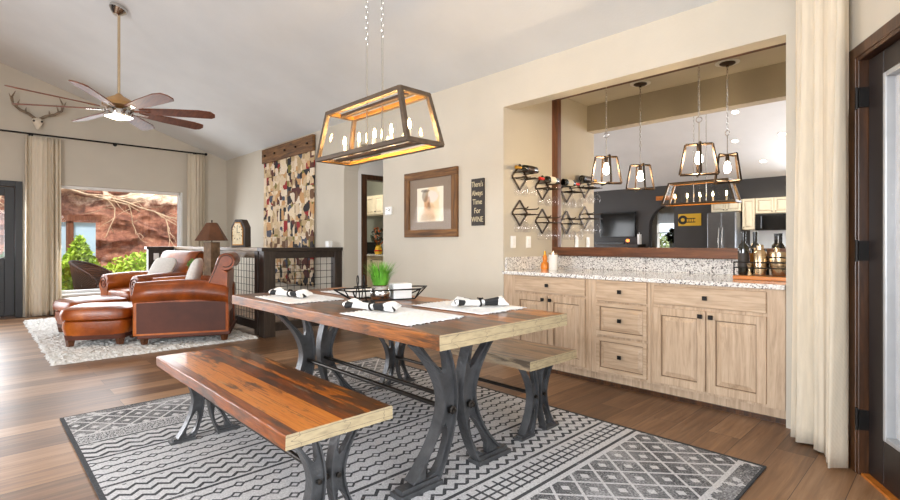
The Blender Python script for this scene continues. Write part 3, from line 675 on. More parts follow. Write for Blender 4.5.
o=thing('bar_spoon','long brass muddler leaning upright beside the shaker','bar tool',P(1.045,4.105,zt)); MB().tube([(0,0,0),(0,.0,.16),(0,.0,.2)],[.009,.007,.011]).build('shaft','brass',o)
o=thing('ice_bucket','brass ice bucket with black handle at the inner end of bar tray','ice bucket',P(.885,4.09,zt))
MB().lathe([(0,0),(.042,0),(.048,.01),(.068,.12),(.062,.17),(.058,.172),(.05,.16),(.0,.05)],n=26).build('body','brass',o)
b=MB(); b.tube([(-.066,-.02,.14),(-.05,-.055,.13),(.0,-.075,.135),(.05,-.055,.13),(.066,-.02,.14)],.004); b.build('handle','black',o)
o=thing('bottle','small clear green cordial bottle on the bar tray','bottle',P(.994,4.19,zt)); MB().lathe([(0,0),(.022,0),(.022,.11),(.009,.14),(.009,.19),(0,.19)],n=16).build('body','bottle',o)
# ================================================================== DINING
o=MB().box((0,0,0),(3.45,2.55,.008)).build('area_rug','rug',smooth=0); o.location=P(.70,2.965,.001); o.rotation_euler=(0,0,PI)
tag(o,'grey and charcoal tribal-pattern area rug under the dining table and benches','rug')
def casting(H,sy,mid,wm,topc,wt,footc,wf,th,plate):
    """one curved cast-iron leg half, with ribs on its edges and a slot at each end; sy mirrors it"""
    b=MB(); N=40; S=[i/N for i in range(N+1)]
    def cy(s): return mid+(footc-mid)*max(0,(.54-s)/.54)**1.9 if s<.53 else mid+(topc-mid)*((s-.52)/.48)**1.9
    def hw(s): return wm+(wf-wm)*max(0,(.5-s)/.5)**1.6 if s<.5 else wm+(wt-wm)*((s-.5)/.5)**1.6
    def hole(s):
        if .07<s<.36: return hw(s)*.68*math.sqrt(max(0,1-((s-.19)/(.17 if s>.19 else .12))**2))
        if s>.70: return hw(s)*.70*min(1,math.sqrt((s-.70)/.16))
        return 0
    def nrm(s):
        d=.01; a,c=max(0,s-d),min(1,s+d); t=Vector((cy(c)-cy(a),(c-a)*H)).normalized(); return Vector((t.y,-t.x))
    def pt(s,off,x):
        n=nrm(s); z=s*H+n.y*off; y=cy(s)+n.x*off
        return Vector((x,sy*y,min(max(z,0),H)))
    def strip(f0,f1,t,s0=0,s1=1):
        rs=[]
        for s in S:
            if s<s0-1e-6 or s>s1+1e-6: continue
            a,c=f0(s),f1(s); rs.append([pt(s,a,-t),pt(s,c,-t),pt(s,c,t),pt(s,a,t)])
        b.rings(rs)
    strip(lambda s:-hw(s),lambda s:-hole(s),th*.55); strip(hole,hw,th*.55)
    rib=.006*H/.74+.002
    strip(lambda s:-hw(s)-rib*.3,lambda s:-hw(s)+rib,th*1.35); strip(lambda s:hw(s)-rib,lambda s:hw(s)+rib*.3,th*1.35)
    for s0,s1 in ((.08,.355),(.705,1.0)):
        strip(lambda s:hole(s)-rib*.2,lambda s:hole(s)+rib*.7,th*.8,s0,s1); strip(lambda s:-hole(s)-rib*.7,lambda s:-hole(s)+rib*.2,th*.8,s0,s1)
    y0,y1=plate; b.box((-th*1.7,min(sy*y0,sy*y1),0),(th*1.7,max(sy*y0,sy*y1),.018*H/.74+.004))
    b.box((-th*1.1,min(sy*(y0+.015),sy*(y1-.015)),.018*H/.74+.003),(th*1.1,max(sy*(y0+.015),sy*(y1-.015)),.036*H/.74+.004))
    yt=topc; b.box((-th*1.5,min(sy*(yt-wt),sy*(yt+wt)),H-.012),(th*1.5,max(sy*(yt-wt),sy*(yt+wt)),H))
    return b
def board_mesh(b,lx,ly,z0,z1,seed):
    """a slab with slightly worn edges and pale sawn ends (material 1)"""
    rnd=random.Random(seed); n=24; rs=[]
    for i in range(n+1):
        x=-lx+2*lx*i/n; j=lambda k:(rnd.random()-.5)*k
        rs.append([Vector((x,-ly+j(.003),z0)),Vector((x,ly+j(.003),z0)),Vector((x,ly+j(.003),z1-.004)),Vector((x,ly-.004,z1)),Vector((x,-ly+.004,z1)),Vector((x,-ly+j(.003),z1-.004))])
    b.rings(rs,False); b.mi=1
    b.f([b.v(p) for p in rs[0]][::-1]); b.f([b.v(p) for p in rs[-1]])
    return b
TBL=P(2.482,1.758,.009)
o=thing('dining_table','reclaimed wood trestle dining table on black cast-iron legs','table',TBL)
board_mesh(MB(),1.07,.449,.735,.797,1).build('tabletop',['table_top','end'],o,smooth=0,bevel=.003)
zb=.34
for x in (.71,-.71):
    for sy in (-1,1):
        l=casting(.735,sy,.066,.046,.225,.085,.25,.080,.025,(.13,.385)).build('leg','iron',o,smooth=30); l.location=(x,0,0)
        MB().lathe([(0,.03),(.022,.03),(.022,.044),(.014,.048),(.014,.056),(.008,.062),(0,.062)],n=6,X=Matrix.Translation((0,sy*.066,zb))@Matrix.Rotation(PI/2 if x>0 else -PI/2,4,'Y')).build('bolt','rod',l,smooth=20)
for y in (-.066,.066):
    MB().cyl((-.72,y,zb),(.72,y,zb),.013).build('stretcher_rod','rod',o)
def bench(t0,t1,y0,y1,top,label,seed):
    tc=(t0+t1)/2; o=thing('dining_bench',label,'bench',P(tc,(y0+y1)/2,.009),group='dining benches'); lx=(t1-t0)/2; ly=(y1-y0)/2
    board_mesh(MB(),lx,ly,.436,.49,seed).build('seat',[top,'end'],o,smooth=0,bevel=.003)
    for x in (lx-.13,-lx+.13):
        for sy in (-1,1):
            l=casting(.436,sy,.043,.030,.115,.045,.120,.044,.019,(.062,.195)).build('leg','iron',o,smooth=30); l.location=(x,0,0)
            MB().lathe([(0,.02),(.011,.02),(.011,.03),(0,.032)],n=8,X=Matrix.Translation((0,sy*.043,.23))@Matrix.Rotation(PI/2 if x>0 else -PI/2,4,'Y')).build('bolt','rod',l,smooth=20)
    MB().cyl((-lx+.12,0,.23),(lx-.12,0,.23),.012).build('stretcher_rod','rod',o)
bench(1.627,3.30,.78,1.244,'bench_top','orange-brown reclaimed wood bench on the open-floor side of table',2)
bench(1.68,3.36,2.25,2.735,'bench_top_b','weathered brown reclaimed wood bench between the table and the bar cabinets',3)
# place settings
def placemat(t,y,rz,label):
    rnd=random.Random(int(t*100+y*10)); a,c=.262,.185
    def fn(u,v):
        x=-a+2*a*u; yy=-c+2*c*v; e=1 if u in(0,1) else 0
        return Vector((x+(rnd.random()-.5)*.022*e,yy+(rnd.random()-.5)*.004,.004+.0025*math.sin(v*2*c*230)*(1)+.001*rnd.random()))
    o=MB().sheet(fn,26,60).build('placemat','placemat',smooth=60,solid=.004); o.location=P(t,y,.8065); o.rotation_euler=(0,0,rz)
    return tag(o,label,'placemat','white woven placemats on the table')
mats=[(1.93,1.53,0.02),(3.0,1.53,-.03),(1.93,2.01,.03),(3.02,2.03,0)]
mlab=['white woven placemat on near bench side at the closest table end','white woven placemat on near bench side at the living-room table end','white woven placemat on the cabinet side at the closest table end','white woven placemat on the cabinet side at the living-room table end']
for (t,y,r),lb in zip(mats,mlab): placemat(t,y,r,lb)
def napkin(t,y,rz,label):
    o=thing('napkin',label,'napkin',P(t,y,.8185),rz,'cowhide-print napkins in black rings'); o.scale=(.95,.85,.82)
    rnd=random.Random(int(t*77+y*31)); rs=[]
    N=22
    for i in range(N+1):
        u=-1+2*i/N; x=u*.15; w=.024+.040*abs(u)**1.5; h=.022+.012*abs(u)**1.2 if abs(u)<.95 else .026
        ring=[]
        for k in range(20):
            a=2*PI*k/20; rr=1+.12*math.sin(3*a+u*2)+.10*math.sin(5*a+1.3)*abs(u)
            ring.append(Vector((x+.012*math.sin(2*a)*abs(u),w*rr*math.cos(a),max(.002,h+.95*h*rr*math.sin(a)))))
        rs.append(ring)
    MB().rings(rs).build('cloth','cowhide',o,smooth=60)
    rg=MB(); rg.tube([(.0+.002*math.sin(a*2),.029*math.cos(a),.023+.022*math.sin(a)) for a in [2*PI*i/24 for i in range(24)]],.006,closed=True)
    rg.tube([(.0,-.02,.044),(.012,-.012,.056),(.02,.0,.05),(.0,.012,.052),(-.015,.0,.055),(0,-.02,.046)],.004)
    rg.build('napkin_ring','black',o)
napkin(2.14,1.50,R(20),'cowhide-print napkin on the placemat nearest the open-floor bench end')
napkin(3.06,1.50,R(14),'cowhide-print napkin on the near bench side at the living-room end')
napkin(1.86,2.03,R(60),'cowhide-print napkin on the cabinet-side placemat at the closest table end')
# centrepiece: long geometric wire basket, pot of grass, white block
o=thing('wire_basket','long black geometric wire basket in the middle of the dining table','basket',P(2.58,1.89,.807),R(72))
b=MB(); rr=.0045
base=[(-.19,-.085,.005),(.19,-.085,.005),(.19,.085,.005),(-.19,.085,.005)]
rim=[(-.31,0,.075),(-.22,-.11,.068),(.22,-.11,.068),(.31,0,.075),(.22,.11,.068),(-.22,.11,.068)]
b.tube(base,rr,closed=True); b.tube(rim,rr,closed=True)
for p,q in ((0,1),(1,2),(2,4),(3,5),(0,0),(3,0),(1,3),(2,3)): b.tube([base[p],rim[q]],rr)
b.build('wire_frame','black',o)
b=MB()
for x in (-.16,-.12): 
    b.tube([(x,-.05,.006),(x,-.03,.06),(x,.0,.10),(x,.03,.06),(x,.05,.006)],.004)
    b.tube([(x,.02*math.cos(a),.128+.03*math.sin(a)) for a in [2*PI*i/14 for i in range(14)]],.0035,closed=True)
b.tube([(-.2,0,.06),(-.08,0,.06)],.004); b.tube([(-.19,-.03,.09),(-.09,.03,.09)],.004)
b.build('wire_ornament','black',o)
o=thing('potted_grass','bright green grass in a round silver pot on the table','potted plant',P(2.583,1.88,.807))
MB().lathe([(0,0),(.05,0),(.066,.018),(.070,.045),(.062,.075),(.052,.088),(.056,.095),(.050,.095),(.046,.085),(0,.085)],n=28).build('pot','chrome',o)
b=MB(); rnd=random.Random(5)
for i in range(210):
    a=rnd.random()*2*PI; r=.045*math.sqrt(rnd.random()); l=.10+.075*rnd.random(); sp=r*1.25+.03*rnd.random(); w=.0034
    p0=Vector((r*math.cos(a),r*math.sin(a),.084)); d=Vector((math.cos(a),math.sin(a),0)); s_=Vector((-d.y,d.x,0))*w
    p1=p0+d*sp*.4+Vector((0,0,l*.6)); p2=p0+d*sp*1.3+Vector((0,0,l))
    v=[b.v(q) for q in (p0-s_,p0+s_,p1+s_*.8,p1-s_*.8,p2)]; b.f((v[0],v[1],v[2],v[3])); b.f((v[3],v[2],v[4]))
b.build('grass_blades','grass',o,smooth=0)
o=MB().box((-.062,-.045,0),(.062,.045,.10)).build('napkin_block','white',smooth=0,bevel=.004); o.location=P(2.541,2.009,.808); o.rotation_euler=(0,0,R(72)); tag(o,'plain white square block behind the grass pot on the table','block')
# linear chandelier
CH=P(2.53,1.795,0)
o=thing('chandelier','linear trapezoid lantern chandelier with five candle bulbs above dining table','chandelier',CH)
zb,zt=1.728,2.025; LB,WB,LT,WT=.475,.125,.385,.103
B=[Vector((sx*LB,sy*WB,zb)) for sx,sy in ((-1,-1),(1,-1),(1,1),(-1,1))]; T=[Vector((sx*LT,sy*WT,zt)) for sx,sy in ((-1,-1),(1,-1),(1,1),(-1,1))]
def bar(b,a,c,w,h):
    d=(c-a).normalized(); up=Vector((0,0,1)) if abs(d.z)<.7 else Vector((0,1,0)); x=d.cross(up).normalized(); y=x.cross(d)
    b.rings([[p+x*i*w/2+y*j*h/2 for i,j in ((-1,-1),(1,-1),(1,1),(-1,1))] for p in (a-d*w*.3,c+d*w*.3)])
b=MB()
for k in range(4): bar(b,B[k],B[(k+1)%4],.026,.026); bar(b,T[k],T[(k+1)%4],.026,.026); bar(b,B[k],T[k],.026,.026)
b.build('frame','fixture',o,smooth=0,bevel=.002)
b=MB(); sh=lambda p,s:Vector((p.x*s,p.y*(1-(1-s)*3.5),p.z))
for k in range(4):
    bar(b,sh(B[k],.965),sh(B[(k+1)%4],.965),.006,.022); bar(b,sh(T[k],.95),sh(T[(k+1)%4],.95),.006,.022)
b.build('bulb_glow_lining','gold',o,smooth=0)  # lining carries the warm bulb glow in its colour
for k in range(4):
    g=MB(); a=B[k];c=B[(k+1)%4];d=T[(k+1)%4];e=T[k]; ce=(a+c+d+e)/4; q=[ce+(p-ce)*.95 for p in (a,c,d,e)]; nn=(c-a).cross(e-a).normalized()*.0012
    b=MB(); b.rings([[p-nn for p in q],[p+nn for p in q]]); b.build('pane','lantern_glass',o,smooth=0)
MB().box((-.42,-.02,zb-.004),(.42,.02,zb+.012)).build('candle_bar','fixture',o,smooth=0,bevel=.002)
for s_ in (-1,1): MB().box((s_*.455-.012,-.115,zb-.004),(s_*.455+.012,.115,zb+.012)).build('cross_bar','fixture',o,smooth=0)
MB().box((-.385,-.018,zt-.012),(.385,.018,zt+.008)).build('top_bar','fixture',o,smooth=0,bevel=.002)
for i in range(5):
    x=-.34+.17*i
    c=MB().lathe([(0,zb+.012),(.022,zb+.012),(.024,zb+.022),(.011,zb+.026),(.011,zb+.095),(0,zb+.096)],c=(x,0,0),n=14).build('candle','candle',o)
    MB().lathe([(0,zb+.094),(.006,zb+.098),(.0085,zb+.112),(.0075,zb+.126),(.003,zb+.146),(0,zb+.152)],c=(x,0,0),n=12).build('flame_bulb','flame',c)
for x in (-.082,.082):
    MB().cyl((x,0,zb),(x,0,2.42),.006,n=10).build('rod','chrome',o)
    b=MB(); z=2.42; k=0
    while z<CEIL(1.80)-.05:
        X=Matrix.Translation((x,0,z+.02))@Matrix.Rotation(PI/2*(k%2),4,'Z')
        b.tube([X@Vector((.008*math.cos(a),0,.021*math.sin(a))) for a in [2*PI*i/10 for i in range(10)]],.0025,n=5,closed=True); z+=.034; k+=1
    b.build('chain','chrome',o)
MB().box((-.2,-.05,CEIL(1.8)-.06),(.2,.05,CEIL(1.8)+.02)).build('canopy','bronze',o,smooth=0,bevel=.004)
# ================================================================== CEILING FAN
FN=P(6.27,1.128,0); zc=CEIL(1.128)
o=thing('ceiling_fan','eight-blade wood ceiling fan with light on a long downrod','ceiling fan',FN)
MB().lathe([(0,.03),(.085,.03),(.085,-.03),(.06,-.06),(.03,-.09),(0,-.09)],n=24,X=Matrix.Translation((0,0,zc-.005))@Matrix.Rotation(-math.atan(.333),4,'X')).build('canopy','chrome',o)
MB().cyl((0,0,2.70),(0,0,zc-.02),.0135).build('downrod','brass',o)
MB().lathe([(0,2.77),(.02,2.77),(.045,2.745),(.11,2.71),(.15,2.67),(.155,2.635),(.10,2.62),(0,2.62)],n=32).build('motor_housing','fan_tan',o)
MB().lathe([(0,2.62),(.10,2.62),(.13,2.585),(.135,2.545),(.13,2.522),(.12,2.522),(0,2.535)],n=32).build('light_ring','chrome',o)
MB().lathe([(0,2.532),(.118,2.532),(.118,2.525),(.09,2.508),(.05,2.497),(0,2.494)],n=32).build('light_lens','fan_light',o)
for k in range(8):
    a=R(-150+45*k); ax=PI-a                      # t is -x
    X=Matrix.Rotation(ax,4,'Z')@Matrix.Translation((0,0,2.60))@Matrix.Rotation(R(-15),4,'X')
    b=MB(); pts=[(.20,-.05),(.5,-.075),(.80,-.088),(.915,-.07),(.95,-.01),(.94,.05),(.90,.08),(.5,.075),(.20,.05)]
    b.prism(pts,lambda x,y,d:X@Vector((x,y,d)),-.006,.006); bl=b.build('blade','fan_wood',o,smooth=0,bevel=.003)
    MB().box((.10,-.022,-.012),(.30,.022,-.005),X).build('blade_bracket','chrome',bl,smooth=0)
# ================================================================== WALL DECOR
o=thing('patchwork_quilt','crazy-patchwork quilt hanging from a barn wood board on living room wall','quilt',P(7.61,3.69,0))
def qf(u,v):
    x=-.89+1.78*u; z=.52+2.06*v; return Vector((x,-.012-.014*math.sin(u*9)*(1-v)-.004*math.sin(u*31+v*5),z+ (0.01*math.sin(u*22) if v==0 else 0)))
MB().sheet(qf,40,40).build('quilt_cloth','quilt',o,smooth=60,solid=.01)
MB().box((-.90,-.05,2.56),(.90,0,2.80)).build('hanging_board','rustic',o,smooth=0,bevel=.006)
for i in range(5):
    MB().cyl((-.75+.375*i,-.05,2.68),(-.75+.375*i,-.075,2.68),.016,n=10).build('peg','bronze',o)
o=thing('framed_picture','sepia watercolour picture in a rough barn wood frame on beige wall','picture',P(4.13,3.699,1.612))
a,c,w=.44,.373,.085
for z0_,z1_ in ((-c,-c+w),(c-w,c)): MB().box((-a,-.035,z0_),(a,0,z1_)).build('frame_rail','rustic',o,smooth=0,bevel=.004)
for x0_,x1_ in ((-a,-a+w),(a-w,a)): MB().box((x0_,-.036,-c+w),(x1_,0,c-w)).build('frame_stile','rustic_v',o,smooth=0,bevel=.004)
MB().box((-a+w,-.012,-c+w),(a-w,-.006,c-w)).build('mat_board','plum',o,smooth=0)
MB().box((-.225,-.0135,-.20),(.215,-.012,.185)).build('artwork','art',o,smooth=0)
MB().box((-a+w,-.020,-c+w),(a-w,-.018,c-w)).build('glazing','museum_glass',o,smooth=0)
o=thing('wall_sign',"narrow dark upright sign reading There's Always Time For WINE",'sign',P(3.405,3.699,1.588))
MB().box((-.086,-.02,-.238),(.086,0,.238)).build('board','signboard',o,smooth=0,bevel=.003)
for i,wd in enumerate(("There's","Always","Time","For","WINE")):
    me=text_mesh(wd,.078,.66 if i<2 else .80); me.materials.append(M['cream_ink'])
    q=bpy.data.objects.new('lettering',me); COL.objects.link(q); q.parent=o; q.location=(0,-.021,.178-.089*i); q.rotation_euler=(PI/2,0,0)
o=thing('thermostat','small white wall thermostat between the arch and the barn wood picture','thermostat',P(4.90,3.699,1.57))
MB().box((-.065,-.022,-.05),(.065,0,.05)).build('housing','white',o,smooth=0,bevel=.005); MB().box((-.035,-.024,-.025),(.035,-.022,.025)).build('display','chrome',o,smooth=0)
# deer skull on the gable wall
o=thing('deer_skull','bleached deer skull with antlers mounted high on the gable wall','skull',P(TF-.0,.75,3.10))
b=MB(); rs=[]; K=.60
for z,w,dp,off in ((.17,.05,.05,.05),(.13,.10,.08,.07),(.07,.115,.10,.09),(.0,.10,.09,.11),(-.08,.065,.065,.13),(-.17,.045,.045,.14),(-.23,.03,.03,.14)):
    rs.append([Vector((K*(off+dp*math.cos(q)),K*1.15*w*math.sin(q),K*.82*z)) for q in [2*PI*k/14 for k in range(14)]])
b.rings(rs).build('skull','bone',o,sub=1)
b=MB()
for s_ in (-1,1): b.ball((.105,s_*.05,.02),.017,10,6)
b.build('eye_socket','signboard',o)
for s_ in (-1,1):
    b=MB(); b.tube([(.04,s_*.03,.07),(.06,s_*.11,.13),(.10,s_*.21,.16),(.14,s_*.30,.23),(.14,s_*.31,.34),(.12,s_*.27,.44)],[.024,.022,.021,.019,.014,.005])
    for i,(p,q) in enumerate((((.08,s_*.15,.145),(.08,s_*.14,.22)),((.12,s_*.26,.20),(.18,s_*.22,.31)),((.14,s_*.31,.27),(.19,s_*.35,.38)))): b.tube([p,((p[0]+q[0])/2+.01,(p[1]+q[1])/2,(p[2]+q[2])/2),q],[.014,.011,.003],6)
    b.build('antler','antler',o)
# ================================================================== CURTAINS
def curtain(name,label,p0,p1,z0,z1,folds,amp,seed,flare=1.0):
    rnd=random.Random(seed); p0=Vector(p0); p1=Vector(p1); d=(p1-p0); n=Vector((-d.y,d.x,0)).normalized(); ph=[rnd.random()*6 for _ in range(4)]
    def fn(u,v):
        z=z0+(z1-z0)*v; k=1-v
        uu=u+.012*math.sin(u*17+ph[0])+.02*k*math.sin(u*5+ph[1]); c=.5+(uu-.5)*(1+(flare-1)*k)
        a=amp*(.55+.45*math.sin(u*7+ph[2]))*(.8+.5*k)
        w=a*math.sin(2*PI*folds*u+ph[3]+.5*k*math.sin(u*9))+.35*a*math.sin(2*PI*folds*2.3*u+2*k)
        q=p0+d*c+n*w; return Vector((q.x,q.y,z))
    o=MB().sheet(fn,folds*12,26).build(name,'curtain',smooth=80,solid=.004)
    return tag(o,label,'curtain','cream linen curtains')
curtain('curtain','full-height cream linen curtain between the dark far door and picture window',(-TF+.12,.59,0),(-TF+.12,1.04,0),.015,2.87,7,.045,3,1.0)
curtain('curtain','cream linen curtain at the right edge of the picture window near the corner',(-TF+.12,2.94,0),(-TF+.12,3.25,0),.015,2.88,6,.04,4)
q0=P(.665,3.56,0); q1=P(.405,3.19,0)
curtain('curtain','tall cream linen curtain hanging beside the walnut-framed glass door',q0,q1,.012,2.70,5,.045,8)
o=thing('curtain_rod','thin black curtain rod across the far wall above picture window','curtain rod',P(TF-.12,1.6,2.905))
MB().cyl((0,-2.4,0),(0,1.66,0),.014).build('pole','black',o)
for y in (-2.4,1.67): MB().ball((0,y,0),.028).build('finial','black',o)
for y in (-.93,.2,1.5): MB().cyl((0,y,-.0),(-.12,y,-.0),.009,n=8).cyl((-.12,y,0),(-.112,y,0),.03).build('bracket','black',o)
o=thing('curtain_rod','short black curtain rod over the glass door by the bar','curtain rod',P(.565,3.385,2.72),math.atan2((q1-q0).y,(q1-q0).x))
MB().cyl((-.3,0,0),(.3,0,0),.014).build('pole','black',o); MB().cyl((.2,0,0),(.2,.19,0),.009).build('bracket','black',o)
MB().ball((-.3,0,0),.025).build('finial','black',o)
# ================================================================== RAILING
o=thing('stair_railing','dark wood half-height railing with black wire grid panels','railing',P(6.03,2.65,0))
def rb(nm,lo,hi,m): MB().box(lo,hi).build(nm,m,o,smooth=0,bevel=.004)
rb('post',(-.075,-.075,0),(.075,.075,1.07),'dark_wood_v')
rb('post',(-.055,.93,0),(.055,1.04,1.07),'dark_wood_v')
rb('post',(-.27,-.05,0),(-.17,.05,1.07),'dark_wood_v'); rb('post',(-2.05,-.05,0),(-1.95,.05,1.07),'dark_wood_v'); rb('post',(-3.84,-.05,0),(-3.74,.05,1.07),'dark_wood_v')
rb('top_rail',(-.075,-.10,1.07),(.075,1.04,1.115),'dark_wood'); rb('top_rail',(-3.84,-.075,1.07),(-.075,.11,1.115),'cap_wood')
rb('fascia',(-.03,.075,.98),(.03,.93,1.07),'dark_wood'); rb('fascia',(-3.74,-.03,.98),(-.27,.03,1.07),'cap_wood')
rb('bottom_rail',(-.03,.075,.06),(.03,.93,.17),'dark_wood'); rb('bottom_rail',(-3.74,-.03,.06),(-.27,.03,.17),'dark_wood')
def grid(nm,fn,L,z0,z1,st=.095):
    b=MB(); n=round(L/st)
    for i in range(n+1): b.cyl(fn(L*i/n,z0),fn(L*i/n,z1),.0036,n=5)
    k=round((z1-z0)/st)
    for j in range(k+1): b.cyl(fn(0,z0+(z1-z0)*j/k),fn(L,z0+(z1-z0)*j/k),.0036,n=5)
    b.build(nm,'black',o,smooth=0)
grid('wire_panel',lambda a,z:(0,.075+a,z),.855,.17,.98); grid('wire_panel',lambda a,z:(-.27-a,0,z),1.68,.17,.98); grid('wire_panel',lambda a,z:(-2.05-a,0,z),1.69,.17,.98)
o=thing('knee_wall','dark stained panel end of the railing in front of the picture window','half wall',P(9.8,2.38,0))
MB().box((-.06,-.20,0),(.06,.20,1.07)).build('panel','dark_wood_v',o,smooth=0,bevel=.004); MB().box((-.09,-.23,1.07),(.09,.20,1.115)).build('cap','dark_wood',o,smooth=0,bevel=.004)
X=Matrix.Rotation(PI/2,4,'Z'); MB().box((-.04-.08,-.068,.88),(.04-.08,-.06,1.0),X).build('outlet_plate','white',o,smooth=0)
o=thing('shelf_clock','octagonal dark wood shelf clock standing on the railing cap','clock',P(6.89,2.655,1.116),R(24))
oc=[(-.115,0),(.115,0),(.115,.26),(.055,.36),(-.055,.36),(-.115,.26)]
MB().prism(oc,lambda a,z,d:Vector((a*1.08,d,z*1.06)),-.05,.06).build('case','dark_wood_v',o,smooth=0,bevel=.006)
oc2=[(a*.80,.03+z*.86) for a,z in oc]
MB().prism(oc2,lambda a,z,d:Vector((a,d,z)),-.058,-.05).build('bezel','gold',o,smooth=0)
MB().prism([(a*.9,.043+(z-.03)*.92) for a,z in oc2],lambda a,z,d:Vector((a,d,z-.2)),-.062,-.058).build('dial','dial',o,smooth=0,loc=(0,0,.2))
b=MB(); b.box((-.003,-.065,.2),(.003,-.063,.275)); b.box((0,-.065,.197),(.05,-.063,.203)); b.build('hand','ink',o,smooth=0)
o=MB().box((-.045,-.03,0),(.045,.03,.085)).build('white_box','white',smooth=0,bevel=.006); o.location=P(6.0,3.50,1.116); tag(o,'small white box on the end of the dark railing beside the arch','box')
# ================================================================== LIVING ROOM
def shag(u,v):
    x=-1.85+3.7*u; y=-.99+1.98*v; e=(u in(0,1)) or (v in(0,1))
    return Vector((x+(random.random()-.5)*.03,y+(random.random()-.5)*.03,.002 if e else .014+.022*random.random()))
o=MB().sheet(shag,130,90).build('shag_rug','fur',smooth=0); o.location=P(7.85,1.53,0); tag(o,'ivory shag rug under the brown leather chairs','rug')
def rolled(b,pts): return b
def armchair(label,loc,rz):
    o=thing('leather_armchair',label,'armchair',loc,rz,'brown leather club chairs')
    MB().box((-.44,-.47,.10),(.44,.42,.30)).build('seat_frame','leather_side',o,smooth=0,bevel=.02)
    MB().box((-.47,-.50,.07),(.47,.45,.125)).build('plinth','leather_side',o,smooth=0,bevel=.012)
    for sx in (-1,1):
        prof=[(.30,.11),(.475,.11),(.475,.48)]+[(.395+.125*math.cos(a),.570+.125*math.sin(a)) for a in [R(-50+i*16) for i in range(18)]]+[(.30,.49)]
        rs=[]
        for i,y in enumerate([-.535,-.52,-.3,-.1,.1,.28,.40,.43]):
            dz=.025*math.sin(max(0,min(1,(y+.52)/.95))*PI)-.045*max(0,(y-.1)/.33); k=.93 if i in(0,7) else 1
            rs.append([Vector((sx*(.39+(a-.39)*k),y,.11+(z-.11)*(1+ (dz/.58 if z>.3 else 0))*(k if z>.3 else 1))) for a,z in prof])
        arm=MB().rings(rs).build('arm','leather',o,smooth=40)
        sp=[]
        for i in range(30): 
            q=i/29*2.4*2*PI/1.3; rr=.098*(1-i/34); sp.append((sx*(.395+rr*math.cos(q)),-.538,.570+rr*math.sin(q)))
        MB().tube(sp,.006,n=6).build('front_piping','leather_side',arm)
        MB().box((sx*.474-.004,-.50,.13),(sx*.474+.004,.40,.47)).build('side_panel','leather_side',arm,smooth=0,bevel=.003)
    rs=[]
    for z,k in ((.30,.97),(.33,1),(.44,1),(.475,.97),(.495,.86),(.505,.5)):
        rs.append([Vector((.295*k*(1 if abs(c)>.7 else c/.7)*(1 if c>=0 else 1) if False else .295*k*max(-1,min(1,1.35*c)),-.18+.37*k*max(-1,min(1,1.35*s_)),z)) for c,s_ in [(math.cos(2*PI*j/32),math.sin(2*PI*j/32)) for j in range(32)]])
    MB().rings(rs).build('seat_cushion','leather',o,smooth=50)
    sc_=[(.40+.095*math.cos(a),.925+.095*math.sin(a)) for a in [R(160-i*22) for i in range(14)]]
    prof=[(.10,.30),(.13,.48),(.20,.66),(.27,.83)]+sc_+[(.42,.80),(.41,.55),(.41,.12),(.2,.12)]
    rs=[]
    for i,x in enumerate((-.455,-.44,-.2,0,.2,.44,.455)):
        k=.965 if i in (0,6) else 1; cr=.012*(1-(x/.45)**2)
        rs.append([Vector((x,.36+(y-.36)*k-(cr if y<.3 else 0),.6+(z-.6)*k)) for y,z in prof])
    bk=MB().rings(rs).build('backrest','leather',o,smooth=40)
    for sx in (-1,1):
        pth=[(.16,.50),(.22,.66),(.29,.83)]+[(.40+.07*math.cos(a),.925+.07*math.sin(a)) for a in [R(160-i*20) for i in range(15)]]
        pp=[]
        for i in range(len(pth)-1):
            for j in range(6):
                u=j/6; pp.append((sx*.456,pth[i][0]*(1-u)+pth[i+1][0]*u,pth[i][1]*(1-u)+pth[i+1][1]*u))
        MB().tube(pp,[.0065 if k%2 else .003 for k in range(len(pp))],6).build('nailhead_trim','bronze',bk)
    for x in (-.40,.40):
        for y in (-.44,.38):
            MB().lathe([(0,.0),(.032,0),(.045,.075),(0,.075)],c=(x,y,0.0),n=4,X=None).build('foot','frame_wood',o,smooth=0)
    return o
CA=P(6.53,1.95,.036); CB=P(8.24,1.96,.036)
armchair('brown leather rolled-arm chair nearest the dining area, seen from its side',CA,R(-25))
armchair('brown leather rolled-arm chair farther back, in front of window',CB,R(16))
def ottoman(label,loc,rz):
    o=thing('leather_ottoman',label,'ottoman',loc,rz,'brown leather ottomans')
    def ring(a,c,z,n=40,e=.42):
        out=[]
        for j in range(n):
            q=2*PI*j/n; cx,sx=math.cos(q),math.sin(q); out.append(Vector((a*math.copysign(abs(cx)**e,cx),c*math.copysign(abs(sx)**e,sx),z)))
        return out
    MB().rings([ring(.27,.31,.12),ring(.29,.335,.20),ring(.285,.33,.27),ring(.26,.30,.285)]).build('base','leather',o,smooth=45)
    MB().rings([ring(.26,.30,.275),ring(.305,.345,.30),ring(.31,.355,.36),ring(.295,.335,.405),ring(.24,.27,.428),ring(.12,.14,.438)]).build('cushion','leather',o,smooth=45)
    MB().rings([ring(.255,.295,.07,e=.25),ring(.265,.305,.125,e=.25)]).build('plinth','leather_side',o,smooth=40)
    for x in (-.21,.21):
        for y in (-.24,.24): MB().lathe([(0,0),(.035,0),(.048,.075),(0,.075)],c=(x,y,0),n=4).build('foot','frame_wood',o,smooth=0)
    return o
ottoman('brown leather ottoman in front of the near leather chair',P(6.87,1.08,.036),R(-28))
ottoman('brown leather ottoman in front of the far leather chair, by the window',P(7.85,1.11,.036),R(16))
